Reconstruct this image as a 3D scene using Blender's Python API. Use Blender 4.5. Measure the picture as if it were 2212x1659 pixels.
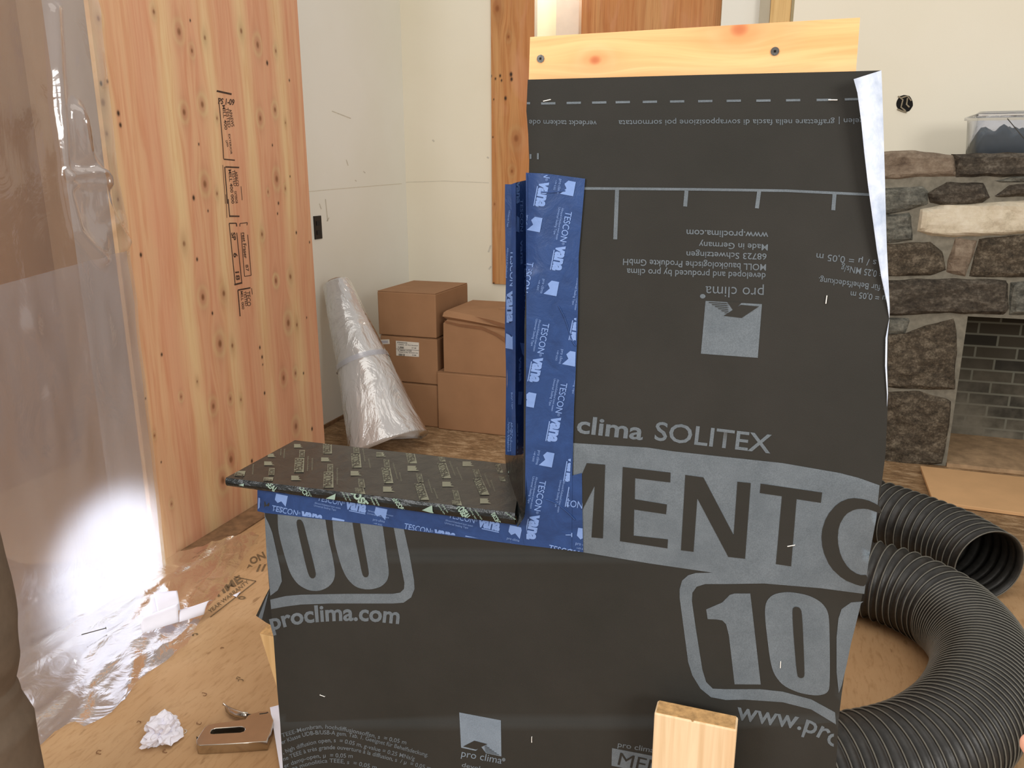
import bpy, bmesh, math, random
import numpy as np
from mathutils import Vector, Matrix, noise as mnoise
from mathutils.bvhtree import BVHTree
from mathutils.geometry import tessellate_polygon
for o in list(bpy.data.objects): bpy.data.objects.remove(o)
scn = bpy.context.scene
COL = scn.collection
random.seed(4)

# ------------------------------------------------------------ camera
FPX = 1736.0; CH = 1.45; YAW = math.radians(19); PIT = math.radians(14.8)
cd = bpy.data.cameras.new('camera'); cam = bpy.data.objects.new('camera', cd); COL.objects.link(cam)
cam.location = (0, 0, CH); cam.rotation_euler = (math.pi/2-PIT, 0, YAW)
cd.sensor_fit = 'HORIZONTAL'; cd.sensor_width = 36; cd.lens = 36*FPX/2212; cd.clip_start = .02
scn.camera = cam
# ------------------------------------------------------------ world and large lights
scn.view_settings.view_transform = 'Standard'
scn.view_settings.look = 'None'
scn.view_settings.exposure = 0.06
scn.view_settings.gamma = 1.0
w = bpy.data.worlds.new('world'); scn.world = w; w.use_nodes = True
w.node_tree.nodes['Background'].inputs[0].default_value = (1.0, .97, .935, 1)
w.node_tree.nodes['Background'].inputs[1].default_value = .62

def area(name, loc, target, sx, sy, power, col):
    l = bpy.data.lights.new(name, 'AREA'); l.shape = 'RECTANGLE'; l.size = sx; l.size_y = sy
    l.energy = power; l.color = col
    o = bpy.data.objects.new(name, l); COL.objects.link(o); o.location = loc
    o.rotation_euler = (Vector(target)-Vector(loc)).to_track_quat('-Z', 'Y').to_euler()
    return o
area('window_daylight', (2.6, -1.6, 2.3), (-1.6, 3.2, 1.1), 1.5, 1.1, 92, (1, .97, .93))
area('window_daylight', (-2.3, -1.6, 2.4), (.2, 3.2, .8), 1.5, 1.3, 66, (.97, .98, 1))
area('ceiling_bounce', (-.5, .9, 3.6), (-.3, 2.0, 0), 3.6, 2.4, 46, (1, .95, .88))
def spot(name, loc, target, power, ang, blend, col, rad=.05):
    l = bpy.data.lights.new(name, 'SPOT'); l.energy = power; l.color = col
    l.spot_size = math.radians(ang); l.spot_blend = blend; l.shadow_soft_size = rad
    o = bpy.data.objects.new(name, l); COL.objects.link(o); o.location = loc
    o.rotation_euler = (Vector(target)-Vector(loc)).to_track_quat('-Z', 'Y').to_euler()
    return o
# low daylight that comes through the opening behind the plastic sheet
spot('doorway_daylight', (-3.0, 2.0, .24), (-2.14, 1.97, .12), 115, 39, .5, (.86, .92, 1), .06)
area('recess_fill', (-1.45, 5.26, 2.85), (-1.5, 5.45, 2.2), .9, .1, 7, (1, .97, .9))  # added fill lamp that brightens the plaster inside the recess

# ------------------------------------------------------------ pixel -> place
fw = Vector((-math.sin(YAW)*math.cos(PIT), math.cos(YAW)*math.cos(PIT), -math.sin(PIT)))
rt = Vector((math.cos(YAW), math.sin(YAW), 0)); up_ = rt.cross(fw)
CC = Vector((0, 0, CH))
def ray(x, y): return fw + rt*((x-1106)/FPX) - up_*((y-829.5)/FPX)
def hz(x, y, z=0.0): d = ray(x, y); return CC + d*((z-CH)/d.z)
def hy(x, y, Y): d = ray(x, y); return CC + d*(Y/d.y)
def hx(x, y, X): d = ray(x, y); return CC + d*(X/d.x)

# ------------------------------------------------------------ object helpers
def tag(o, label=None, cat=None, group=None, kind=None):
    if label: o['label'] = label
    if cat: o['category'] = cat
    if group: o['group'] = group
    if kind: o['kind'] = kind
    return o
def empty(name, loc, label=None, cat=None, group=None):
    o = bpy.data.objects.new(name, None); COL.objects.link(o); o.location = loc
    o.empty_display_size = .05
    bpy.context.view_layer.update()
    return tag(o, label, cat, group)
def link(name, me, mats, parent=None, smooth=False):
    o = bpy.data.objects.new(name, me); COL.objects.link(o)
    for m in (mats if isinstance(mats, (list, tuple)) else [mats]): me.materials.append(m)
    if parent:
        o.parent = parent
        loc = Vector(parent.location); p = parent.parent
        while p: loc += p.location; p = p.parent
        me.transform(Matrix.Translation(-loc))
    if smooth:
        me.polygons.foreach_set('use_smooth', [True]*len(me.polygons))
    me.update()
    return o
class MB:
    def __init__(s): s.v = []; s.f = []; s.m = []
    def add(s, vs, fs, m=0):
        b = len(s.v); s.v += [tuple(v) for v in vs]
        for f in fs: s.f.append([b+i for i in f]); s.m.append(m)
        return s
    def hexa(s, c, m=0):   # 8 corners: bottom 4 (ccw), top 4
        return s.add(c, [(3,2,1,0),(4,5,6,7),(0,1,5,4),(1,2,6,5),(2,3,7,6),(3,0,4,7)], m)
    def box(s, a, b, m=0):
        x0,y0,z0 = a; x1,y1,z1 = b
        return s.hexa([(x0,y0,z0),(x1,y0,z0),(x1,y1,z0),(x0,y1,z0),(x0,y0,z1),(x1,y0,z1),(x1,y1,z1),(x0,y1,z1)], m)
    def prism(s, pts, off, m=0):   # 3D polygon extruded by a vector
        n = len(pts); off = Vector(off)
        vs = [Vector(p) for p in pts]+[Vector(p)+off for p in pts]
        fs = [tuple(range(n)), tuple(range(2*n-1, n-1, -1))]+[(i, i+n, (i+1)%n+n, (i+1)%n) for i in range(n)]
        return s.add(vs, fs, m)
    def tube(s, pts, rad, seg=10, m=0, cap=True):
        pts = [Vector(p) for p in pts]; n = len(pts); rings = []
        rr = rad if isinstance(rad, (list, tuple)) else [rad]*n
        t0 = (pts[1]-pts[0]).normalized(); nrm = t0.orthogonal().normalized()
        for i, p in enumerate(pts):
            t = (pts[min(i+1, n-1)]-pts[max(i-1, 0)]).normalized()
            nrm = (nrm - t*nrm.dot(t)).normalized(); b = t.cross(nrm)
            rings.append([p+(nrm*math.cos(2*math.pi*k/seg)+b*math.sin(2*math.pi*k/seg))*rr[i] for k in range(seg)])
        vs = [v for r in rings for v in r]
        fs = [(i*seg+k, i*seg+(k+1)%seg, (i+1)*seg+(k+1)%seg, (i+1)*seg+k) for i in range(n-1) for k in range(seg)]
        if cap: fs += [tuple(range(seg-1, -1, -1)), tuple((n-1)*seg+k for k in range(seg))]
        return s.add(vs, fs, m)
    def mesh(s, name, fix=True):
        me = bpy.data.meshes.new(name); me.from_pydata(s.v, [], s.f); me.update()
        for i, p in enumerate(me.polygons): p.material_index = s.m[i]
        if fix:
            bm = bmesh.new(); bm.from_mesh(me); bmesh.ops.recalc_face_normals(bm, faces=bm.faces)
            bm.to_mesh(me); bm.free()
        return me
    def build(s, name, mats, parent=None, smooth=False, bevel=0, fix=True, seg=2):
        o = link(name, s.mesh(name, fix), mats, parent, smooth)
        if bevel:
            b = o.modifiers.new('bevel', 'BEVEL'); b.width = bevel; b.segments = seg; b.limit_method = 'ANGLE'
        return o

# ------------------------------------------------------------ materials
def L(r, g, b):
    def c(v): v /= 255; return v/12.92 if v <= .04045 else ((v+.055)/1.055)**2.4
    return (c(r), c(g), c(b), 1)
class NT:
    def __init__(s, name):
        s.mat = bpy.data.materials.new(name); s.mat.use_nodes = True
        s.t = s.mat.node_tree; s.t.nodes.clear()
        s.out = s.t.nodes.new('ShaderNodeOutputMaterial')
    def n(s, ty, **kw):
        nd = s.t.nodes.new(ty)
        for k, v in kw.items():
            if k.startswith('_'): setattr(nd, k[1:], v)
            else: s.set(nd, k.replace('__', ' '), v)
        return nd
    def set(s, nd, k, v):
        i = nd.inputs[int(k[1:])] if (k[0] == 'i' and k[1:].isdigit()) else nd.inputs[k]
        if hasattr(v, 'is_output') or isinstance(v, bpy.types.NodeSocket): s.t.links.new(v, i)
        else: i.default_value = v
    def coord(s, scale=(1,1,1), rot=(0,0,0)):
        tc = s.n('ShaderNodeTexCoord'); mp = s.n('ShaderNodeMapping', Vector=tc.outputs['Object'])
        mp.inputs['Scale'].default_value = scale; mp.inputs['Rotation'].default_value = rot
        return mp.outputs[0]
    def noise(s, vec, scale, detail=3, rough=.5, dist=0):
        nd = s.n('ShaderNodeTexNoise', Vector=vec, Scale=scale, Detail=detail, Roughness=rough, Distortion=dist)
        return nd.outputs['Fac']
    def ramp(s, fac, stops):
        nd = s.n('ShaderNodeValToRGB', Fac=fac); e = nd.color_ramp.elements
        while len(e) < len(stops): e.new(.5)
        for el, (p, c) in zip(e, stops): el.position = p; el.color = c if len(c) == 4 else (*c, 1)
        return nd.outputs[0]
    def mix(s, f, a, b, mode='MIX'):
        nd = s.n('ShaderNodeMix', _data_type='RGBA', _blend_type=mode)
        s.set(nd, 'i0', f); s.set(nd, 'i6', a); s.set(nd, 'i7', b)
        return nd.outputs[2]
    def math(s, op, a, b=0.0, c=None, clamp=False):
        nd = s.n('ShaderNodeMath', _operation=op, _use_clamp=clamp); s.set(nd, 'i0', a); s.set(nd, 'i1', b)
        if c is not None: s.set(nd, 'i2', c)
        return nd.outputs[0]
    def attr(s, name): return s.n('ShaderNodeAttribute', _attribute_name=name).outputs['Fac']
    def bump(s, h, st=.3, dist=.01): return s.n('ShaderNodeBump', Height=h, Strength=st, Distance=dist).outputs[0]
    def bsdf(s, col, rough=.6, normal=None, **kw):
        p = s.n('ShaderNodeBsdfPrincipled'); s.set(p, 'Base Color', col); s.set(p, 'Roughness', rough)
        p.inputs['Specular IOR Level'].default_value = kw.pop('spec', .3)
        if normal is not None: s.set(p, 'Normal', normal)
        for k, v in kw.items(): s.set(p, k.replace('__', ' '), v)
        s.t.links.new(p.outputs[0], s.out.inputs[0]); return s.mat
BW = lambda v: (v, v, v, 1)
def simple(name, c, rough=.6, var=.12, scale=30, bump=.1, stretch=(1,1,1), **kw):
    t = NT(name); v = t.coord(stretch); f = t.noise(v, scale, 4, .6)
    c = L(*c); lo = tuple(x*(1-var) for x in c[:3])+(1,); hi = tuple(min(1, x*(1+var)) for x in c[:3])+(1,)
    col = t.ramp(f, [(.3, lo), (.7, hi)])
    return t.bsdf(col, rough, t.bump(f, bump, .004) if bump else None, **kw)

def mat_wall(name, c, c2):
    t = NT(name); v = t.coord()
    a = t.ramp(t.noise(v, 1.1, 3, .5), [(.35, L(*c)), (.7, L(*c2))])
    s = t.ramp(t.noise(v, 9, 5, .7), [(.70, BW(0)), (.80, BW(.22))])
    col = t.mix(s, a, L(170, 162, 145))
    return t.bsdf(col, .75, t.bump(t.noise(v, 260, 2), .12, .002))
M_wallL = mat_wall('painted drywall', (238, 236, 226), (232, 229, 215))
M_wallB = mat_wall('painted drywall cream shaded', (238, 231, 212), (233, 225, 203))  # the back wall's warm shading is put into this cream colour
M_wallR = mat_wall('painted drywall warm', (240, 233, 216), (238, 230, 210))

def mat_ply(name, pink, yel, dark=.8, knot=(140, 92, 56)):
    t = NT(name)
    g = t.attr('grain'); z = t.attr('along'); k = t.attr('knot'); b = t.attr('band')
    def vec(sx, sz):
        return t.n('ShaderNodeCombineXYZ', X=t.math('MULTIPLY', g, sx), Y=t.math('MULTIPLY', z, sz)).outputs[0]
    f1 = t.noise(vec(1, .014), 190, 3, .6, .3)
    f2 = t.noise(vec(1, .05), 42, 4, .6, .6)
    f3 = t.noise(vec(1, .35), 7, 3, .5, .8)
    bb = t.math('ADD', b, t.math('MULTIPLY', t.math('SUBTRACT', f2, .5), .8), clamp=True)
    col = t.mix(bb, L(*pink), L(*yel))
    col = t.mix(1.0, col, t.ramp(f1, [(.32, BW(dark+.12)), (.62, BW(1.0))]), 'MULTIPLY')
    col = t.mix(1.0, col, t.ramp(f2, [(.3, (dark+.08, dark-.02, dark-.08, 1)), (.55, BW(1.0))]), 'MULTIPLY')
    col = t.mix(t.ramp(f3, [(.5, BW(0)), (.72, BW(.35))]), col, L(216, 158, 126))
    kk = t.math('MULTIPLY', k, t.math('ADD', .8, t.math('MULTIPLY', f1, .6)), clamp=True)
    col = t.mix(kk, col, L(*knot))
    bk = t.attr('black'); col = t.mix(bk, col, L(46, 32, 24))
    return t.bsdf(col, .55, t.bump(f1, .08, .002), spec=.25)
M_plyL = mat_ply('fir plywood pink', (213, 160, 126), (224, 192, 146), .84, (118, 74, 44))
M_plyB = mat_ply('fir plywood orange', (196, 132, 78), (206, 156, 102), .74, (130, 74, 36))
M_plyT = mat_ply('fir plywood light', (238, 182, 120), (242, 198, 140), .8, (190, 100, 60))

def mat_pine(name, c1, c2, axis=(1, 1, .05), sc=60):
    t = NT(name); v = t.coord(axis)
    f = t.noise(v, sc, 4, .6, .5); f2 = t.noise(v, sc*.22, 3, .5, .8)
    col = t.mix(t.ramp(f2, [(.4, BW(0)), (.65, BW(1))]), L(*c1), L(*c2))
    col = t.mix(1.0, col, t.ramp(f, [(.3, (.84, .78, .7, 1)), (.6, BW(1))]), 'MULTIPLY')
    return t.bsdf(col, .6, t.bump(f, .08, .002))
M_pine = mat_pine('pine lumber', (236, 202, 148), (224, 184, 128))
M_endgrain = simple('pine end grain', (188, 148, 98), .8, .3, 90, .3)
M_stud = mat_pine('stud lumber', (226, 190, 130), (212, 172, 112))

def mat_floor():
    t = NT('plywood subfloor'); v = t.coord()
    vs = t.coord((1, .22, 1)); vd = t.coord((1, .4, 1), (0, 0, .5))
    base = t.ramp(t.noise(v, 1.6, 4, .6), [(.3, L(172, 134, 94)), (.5, L(184, 148, 108)), (.7, L(194, 162, 124))])
    fl = t.noise(vs, 75, 5, .65, .4)
    col = t.mix(1.0, base, t.ramp(fl, [(.3, (.8, .75, .7, 1)), (.5, BW(1))]), 'MULTIPLY')
    fk = t.ramp(t.noise(vd, 26, 3, .55, .2), [(.66, BW(0)), (.72, BW(.6))])
    col = t.mix(fk, col, L(126, 92, 60))
    sp = t.n('ShaderNodeSeparateXYZ', Vector=t.n('ShaderNodeTexCoord').outputs['Object'])
    far = t.n('ShaderNodeMapRange', Value=sp.outputs[1]); far.inputs[1].default_value = 2.9; far.inputs[2].default_value = 3.5
    dirt = t.ramp(t.noise(t.coord((.4, 1, 1)), 24, 8, .82, .2), [(.38, L(84, 64, 46)), (.5, L(132, 104, 74)), (.64, L(190, 164, 130))])
    col = t.mix(t.math('MULTIPLY', far.outputs[0], .8), col, dirt)
    return t.bsdf(col, .7, t.bump(fl, .15, .004), spec=.2)
M_floor = mat_floor()
M_soleplate = simple('dusty dark subfloor strip', (128, 98, 70), .85, .35, 22, .3)

def mat_membrane():
    t = NT('dark roofing membrane'); v = t.coord()
    f = t.noise(v, 5, 4, .6); fine = t.noise(v, 900, 1)
    col = t.ramp(f, [(.3, L(43, 42, 38)), (.7, L(50, 48, 44))])
    return t.bsdf(col, .72, t.bump(t.math('ADD', t.math('MULTIPLY', f, 6), fine), .12, .002), spec=.22)
M_mem = mat_membrane()
def mat_print(name, c, c2):
    t = NT(name); v = t.coord(); f = t.noise(v, 16, 5, .7); h = t.noise(v, 700, 1)
    col = t.ramp(f, [(.35, L(*c)), (.75, L(*c2))])
    col = t.mix(1.0, col, t.ramp(h, [(.4, BW(.86)), (.6, BW(1.05))]), 'MULTIPLY')
    return t.bsdf(col, .65, spec=.25)
M_print = mat_print('grey membrane ink', (94, 102, 108), (110, 118, 124))
M_printB = mat_print('blue grey membrane ink', (116, 129, 142), (128, 141, 154))
def mat_fleece():
    t = NT('pale fleece underside'); v = t.coord(); f = t.noise(v, 28, 5, .65)
    return t.bsdf(t.ramp(f, [(.3, L(176, 190, 212)), (.65, L(222, 230, 244))]), .8, t.bump(f, .2, .004), spec=.15)
M_fleece = mat_fleece()
def mat_tape(name, lo, hi, rough=.42, b=.3):
    t = NT(name); v = t.coord(); f = t.noise(v, 26, 4, .6, .6); fi = t.noise(v, 500, 2)
    col = t.ramp(f, [(.3, L(*lo)), (.7, L(*hi))])
    return t.bsdf(col, rough, t.bump(t.math('ADD', f, t.math('MULTIPLY', fi, .08)), b, .006), spec=.3)
M_blue = mat_tape('blue adhesive tape', (33, 57, 101), (42, 70, 121))
M_blueink = mat_tape('pale blue tape ink', (110, 138, 190), (124, 152, 204), .5, .1)
M_black = mat_tape('black butyl tape', (40, 38, 36), (54, 51, 46), .34, .22)
M_blackfront = mat_tape('glossy black tape', (22, 24, 24), (34, 36, 35), .24, .5)
M_greenink = mat_tape('pale green tape ink', (132, 156, 142), (150, 172, 158), .4, .1)
M_greydimink = mat_tape('faded green tape ink', (108, 108, 92), (120, 120, 102), .4, .1)
M_card = simple('brown corrugated cardboard', (152, 114, 82), .8, .07, 6, .05)
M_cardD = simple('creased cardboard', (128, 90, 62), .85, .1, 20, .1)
M_label = simple('white paper label', (214, 208, 196), .7, .04, 40, 0)
M_ink = simple('black ink', (40, 38, 36), .7, .1, 60, 0)
M_stamp = simple('faded stamp ink', (72, 54, 44), .7, .45, 260, 0)
M_stampF = simple('faded floor stamp ink', (110, 88, 62), .8, .4, 200, 0)
M_paper = simple('white release paper', (232, 230, 240), .55, .03, 10, 0)
M_steel = simple('polished steel', (196, 188, 176), .22, .06, 40, 0, Metallic=1.0)
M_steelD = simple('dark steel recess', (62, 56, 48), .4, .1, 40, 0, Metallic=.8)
M_screw = simple('grey screw head', (98, 96, 92), .4, .2, 200, .2, Metallic=.7)
M_outlet = simple('black outlet plastic', (34, 30, 28), .4, .1, 60, 0)
M_dark = simple('dark cavity', (26, 24, 22), .9, .3, 40, .3)
def mat_hose():
    t = NT('black duct fabric'); v = t.coord(); f = t.noise(v, 60, 4, .6)
    return t.bsdf(t.ramp(f, [(.3, L(34, 33, 31)), (.7, L(48, 46, 43))]), .42, t.bump(f, .2, .003), spec=.4)
M_hose = mat_hose()
M_wire = simple('grey duct wire rib', (104, 102, 94), .4, .15, 50, 0)
M_skin = simple('skin', (226, 168, 142), .5, .06, 60, .05)
M_trouser = simple('brown work trousers', (104, 90, 76), .9, .1, 30, .3)
M_boot = simple('brown leather boots', (70, 50, 36), .6, .15, 30, .2)
M_hair = simple('dark brown hair', (50, 36, 28), .7, .25, 60, .3)
def mat_film(name, transp, white, gloss_r=.12, bumpS=.35, sc=7, haze=(.86, .88, .94, 1), gk=1.3, g0=0.0):
    t = NT(name); v = t.coord((1, 1, .55))
    f = t.noise(v, sc, 5, .55, 1.2)
    nrm = t.bump(f, bumpS, .03)
    tr = t.n('ShaderNodeBsdfTransparent', Color=(.95, .95, .96, 1)).outputs[0]
    df = t.n('ShaderNodeBsdfDiffuse', Color=haze, Normal=nrm).outputs[0]
    tl = t.n('ShaderNodeBsdfTranslucent', Color=haze, Normal=nrm).outputs[0]
    gl = t.n('ShaderNodeBsdfGlossy', Color=(1, 1, 1, 1), Roughness=gloss_r, Normal=nrm).outputs[0]
    m1 = t.n('ShaderNodeMixShader'); t.set(m1, 'i0', .5); t.set(m1, 'i1', df); t.set(m1, 'i2', tl)
    m2 = t.n('ShaderNodeMixShader'); t.set(m2, 'i0', white); t.set(m2, 'i1', tr); t.set(m2, 'i2', m1.outputs[0])
    fr = t.n('ShaderNodeFresnel', IOR=1.45, Normal=nrm).outputs[0]
    m3 = t.n('ShaderNodeMixShader'); t.set(m3, 'i0', t.math('MULTIPLY_ADD', fr, gk, g0, clamp=True)); t.set(m3, 'i1', m2.outputs[0]); t.set(m3, 'i2', gl)
    t.t.links.new(m3.outputs[0], t.out.inputs[0]); return t.mat
M_film = mat_film('clear polythene film', 0, .20, .10, .2, 6, (.84, .80, .76, 1), 2.0, .0)
M_film2 = mat_film('hazy polythene layer', 0, .42, .2, .3, 5, (.78, .81, .92, 1))
M_filmF = mat_film('crumpled polythene on floor', 0, .12, .12, .25, 9, (.80, .76, .70, 1), .9)
M_filmR = mat_film('rolled polythene', 0, .92, .09, .75, 6, (.96, .95, .94, 1), 2.8, .10)
M_film3 = mat_film('folded polythene', 0, .22, .08, .25, 7, (.80, .80, .86, 1), 1.8, .03)
M_bin = mat_film('clear plastic bin', 0, .12, .1, .1, 5)
M_mortar = simple('grey mortar', (122, 117, 104), .9, .22, 30, .5)
def mat_stone(name, a, b, c, sc=16, st=(1, 1, 2.5)):
    t = NT(name); v = t.coord(st); f = t.noise(v, sc, 7, .7, .1)
    f2 = t.noise(t.coord(), sc*4.5, 6, .75)
    ff = t.math('ADD', t.math('MULTIPLY', f, .55), t.math('MULTIPLY', f2, .45))
    col = t.ramp(ff, [(.36, L(*a)), (.5, L(*b)), (.64, L(*c))])
    return t.bsdf(col, .85, t.bump(ff, .7, .01), spec=.2)
M_st = {'tan': mat_stone('tan stone', (92, 79, 67), (126, 111, 95), (150, 136, 118), 9),
        'dark': mat_stone('dark brown stone', (40, 36, 32), (74, 67, 58), (116, 108, 96), 13),
        'grey': mat_stone('grey stone', (58, 58, 53), (94, 93, 85), (132, 130, 119), 13),
        'white': mat_stone('pale quartz stone', (166, 154, 132), (204, 192, 168), (216, 206, 186), 5, (1, 1, 1)),
        'brown': mat_stone('speckled brown stone', (42, 38, 32), (80, 71, 59), (128, 117, 100), 22, (1, 1, 1.4))}
def mat_brick():
    t = NT('smoked firebrick'); v = t.coord()
    sp = t.n('ShaderNodeSeparateXYZ', Vector=v)
    cb = t.n('ShaderNodeCombineXYZ', X=sp.outputs[0], Y=sp.outputs[2]).outputs[0]
    br = t.n('ShaderNodeTexBrick', Vector=cb, Color1=L(38, 36, 31), Color2=L(74, 68, 56), Mortar=L(112, 112, 100), Scale=1.0)
    br.inputs['Mortar Size'].default_value = .006; br.inputs['Brick Width'].default_value = .2; br.inputs['Row Height'].default_value = .066
    br.inputs['Mortar Smooth'].default_value = .3; br.inputs['Bias'].default_value = -.2
    sm = t.noise(t.coord((1, 1, 1)), 5, 4, .6)
    low = t.n('ShaderNodeMapRange', Value=sp.outputs[2]); low.inputs[1].default_value = .55; low.inputs[2].default_value = .1
    ff = t.math('MULTIPLY', t.ramp(sm, [(.35, BW(.15)), (.65, BW(1))]), low.outputs[0], clamp=True)
    col = t.mix(ff, br.outputs[0], L(128, 122, 108))
    return t.bsdf(col, .9, t.bump(br.outputs[1], -.5, .006))
M_brick = mat_brick()
M_hearth = simple('dusty hearth', (176, 146, 112), .9, .25, 16, .3)

# ------------------------------------------------------------ plywood mesh with a grain field round its knots
def vnoise1(x, seed, sc):
    rs = np.random.RandomState(seed); t = rs.rand(4096); x = np.asarray(x)*sc+1000
    i = np.floor(x).astype(int); f = x-i; f = f*f*(3-2*f)
    return t[i % 4096]*(1-f)+t[(i+1) % 4096]*f
def ply_panel(name, mat, corner, du, dv, thick, nu, nv, knots, bands, parent=None, along='v', seed=1, blacks=(), outline=None, ks=1.0):
    """corner + a*du + b*dv; knots in (a,b,r) metres; outline(a,b)->(a,b) reshapes the edge"""
    corner = Vector(corner); du = Vector(du); dv = Vector(dv); W = du.length; Hh = dv.length
    n = du.cross(dv).normalized()
    A, B = np.meshgrid(np.linspace(0, W, nu), np.linspace(0, Hh, nv), indexing='ij')
    a = A.ravel(); b = B.ravel()
    x, y = (a, b) if along == 'v' else (b, a)
    if along != 'v': knots = [(k[1], k[0], k[2]) for k in knots]; blacks = [(k[1], k[0], k[2]) for k in blacks]
    g = x.copy(); kn = np.zeros_like(x); bd = np.zeros_like(x); bk = np.zeros_like(x)
    wob = (vnoise1(y, seed, 2.2)-.5)*.03
    for (c, wd, am) in bands: bd += am*np.exp(-((x+wob-c)/(wd*1.35))**2)
    for (kx, ky, r) in knots:
        ex = (x-kx); ey = (y-ky)
        g -= ex*.85*np.exp(-(ex/(2.6*r))**2-(ey/(6*r))**2)
        rr = np.sqrt((ex/r)**2+(ey/(1.45*r))**2)
        kn = np.maximum(kn, ks*.8/(1+np.exp((rr-.6)*7))); kn = np.maximum(kn, .3*ks*np.exp(-(ex/(1.6*r))**2-(ey/(3.6*r))**2))
        bd += .5*np.exp(-((rr-1.7)/.5)**2)
    for (kx, ky, r) in blacks:
        rr = np.sqrt(((x-kx)/r)**2+((y-ky)/(1.5*r))**2); bk = np.maximum(bk, 1/(1+np.exp((rr-1)*6)))
    g += (vnoise1(y, seed+9, 1.3)-.5)*.02
    bd = np.clip(bd, 0, 1)
    vs = [corner+du*(p/W)+dv*(q/Hh) for p, q in zip(a, b)]
    if outline: vs = [outline(p/W, q/Hh) for p, q in zip(a, b)]
    nn = len(vs)
    idx = lambda i, j: i*nv+j
    fs = [(idx(i, j), idx(i+1, j), idx(i+1, j+1), idx(i, j+1)) for i in range(nu-1) for j in range(nv-1)]
    rim = [idx(i, 0) for i in range(nu)]+[idx(nu-1, j) for j in range(1, nv)]+[idx(i, nv-1) for i in range(nu-2, -1, -1)]+[idx(0, j) for j in range(nv-2, 0, -1)]
    back = [vs[i]-n*thick for i in rim]
    m = len(rim)
    fs += [(rim[(k+1) % m], rim[k], nn+k, nn+(k+1) % m) for k in range(m)]
    fs += [tuple(nn+k for k in range(m-1, -1, -1))]
    me = bpy.data.meshes.new(name); me.from_pydata([tuple(v) for v in vs+back], [], fs); me.update()
    for nm, arr in (('grain', g), ('along', y), ('knot', kn), ('band', bd), ('black', bk)):
        at = me.attributes.new(nm, 'FLOAT', 'POINT')
        at.data.foreach_set('value', np.concatenate([arr, arr[rim]]).astype(np.float32))
    return link(name, me, mat, parent)

# ------------------------------------------------------------ prints laid on surfaces
_tc = {}
def text_geo(body, bold=0.0):
    key = (body, bold)
    if key in _tc: return _tc[key]
    cu = bpy.data.curves.new('t', 'FONT'); cu.body = body; cu.size = 1; cu.resolution_u = 3; cu.offset = bold
    ob = bpy.data.objects.new('t', cu); COL.objects.link(ob)
    dg = bpy.context.evaluated_depsgraph_get(); dg.update()
    me = bpy.data.meshes.new_from_object(ob.evaluated_get(dg))
    vs = [(v.co.x, v.co.y) for v in me.vertices]; fs = [tuple(p.vertices) for p in me.polygons]
    bpy.data.objects.remove(ob); bpy.data.curves.remove(cu); bpy.data.meshes.remove(me)
    _tc[key] = (vs, fs); return vs, fs
_cap = max(v[1] for v in text_geo('H')[0])
def path_at(pts, s):
    seg = [math.dist(pts[i], pts[i+1]) for i in range(len(pts)-1)]; T = sum(seg); d = s*T
    for i, l in enumerate(seg):
        if d <= l or i == len(seg)-1:
            u = d/l; a, b = pts[i], pts[i+1]
            return (a[0]+(b[0]-a[0])*u, a[1]+(b[1]-a[1])*u), ((b[0]-a[0])/l, (b[1]-a[1])/l)
        d -= l
def smooth_path(pts, it=2):
    for _ in range(it):
        if len(pts) < 3: return pts
        q = [pts[0]]
        for i in range(len(pts)-1):
            a, b = pts[i], pts[i+1]
            q += [(a[0]*.75+b[0]*.25, a[1]*.75+b[1]*.25), (a[0]*.25+b[0]*.75, a[1]*.25+b[1]*.75)]
        pts = q+[pts[-1]]
    return pts
def flat_text(body, base, cap, bold=0.0, shear=0.0):
    vs, fs = text_geo(body, bold)
    x0 = min(v[0] for v in vs); x1 = max(v[0] for v in vs); base = smooth_path(base)
    out = []
    for x, y in vs:
        (px, py), d = path_at(base, min(max((x-x0)/(x1-x0), 0), 1))
        k = cap*y/_cap; out.append((px+d[1]*k+d[0]*k*shear, py-d[0]*k+d[1]*k*shear))
    return out, fs
def tri_poly(pts):
    pts = [(p[0], p[1]) for p in pts]
    return pts, [tuple(f) for f in tessellate_polygon([[Vector((p[0], p[1], 0)) for p in pts]])]
def cut2d(vs, fs, step=None, clip=None):
    bm = bmesh.new(); v = [bm.verts.new((p[0], p[1], 0)) for p in vs]
    for f in fs:
        try: bm.faces.new([v[i] for i in f])
        except ValueError: pass
    if clip:   # convex polygon, screen-clockwise
        n = len(clip); area2 = sum(clip[i][0]*clip[(i+1) % n][1]-clip[(i+1) % n][0]*clip[i][1] for i in range(n))
        for i in range(n):
            a, b = clip[i], clip[(i+1) % n]; dx, dy = b[0]-a[0], b[1]-a[1]
            no = (dy, -dx, 0) if area2 > 0 else (-dy, dx, 0)
            bmesh.ops.bisect_plane(bm, geom=bm.verts[:]+bm.edges[:]+bm.faces[:], plane_co=(a[0], a[1], 0), plane_no=no, clear_outer=True)
    if step and bm.verts:
        for ax in (0, 1):
            lo = min(q.co[ax] for q in bm.verts); hi = max(q.co[ax] for q in bm.verts)
            c = (math.floor(lo/step)+1)*step
            while c < hi:
                co = [0, 0, 0]; co[ax] = c; no = [0, 0, 0]; no[ax] = 1
                bmesh.ops.bisect_plane(bm, geom=bm.verts[:]+bm.edges[:]+bm.faces[:], plane_co=co, plane_no=no); c += step
    bm.verts.index_update()
    r = [(q.co.x, q.co.y) for q in bm.verts], [tuple(q.index for q in f.verts) for f in bm.faces]
    bm.free(); return r
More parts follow.
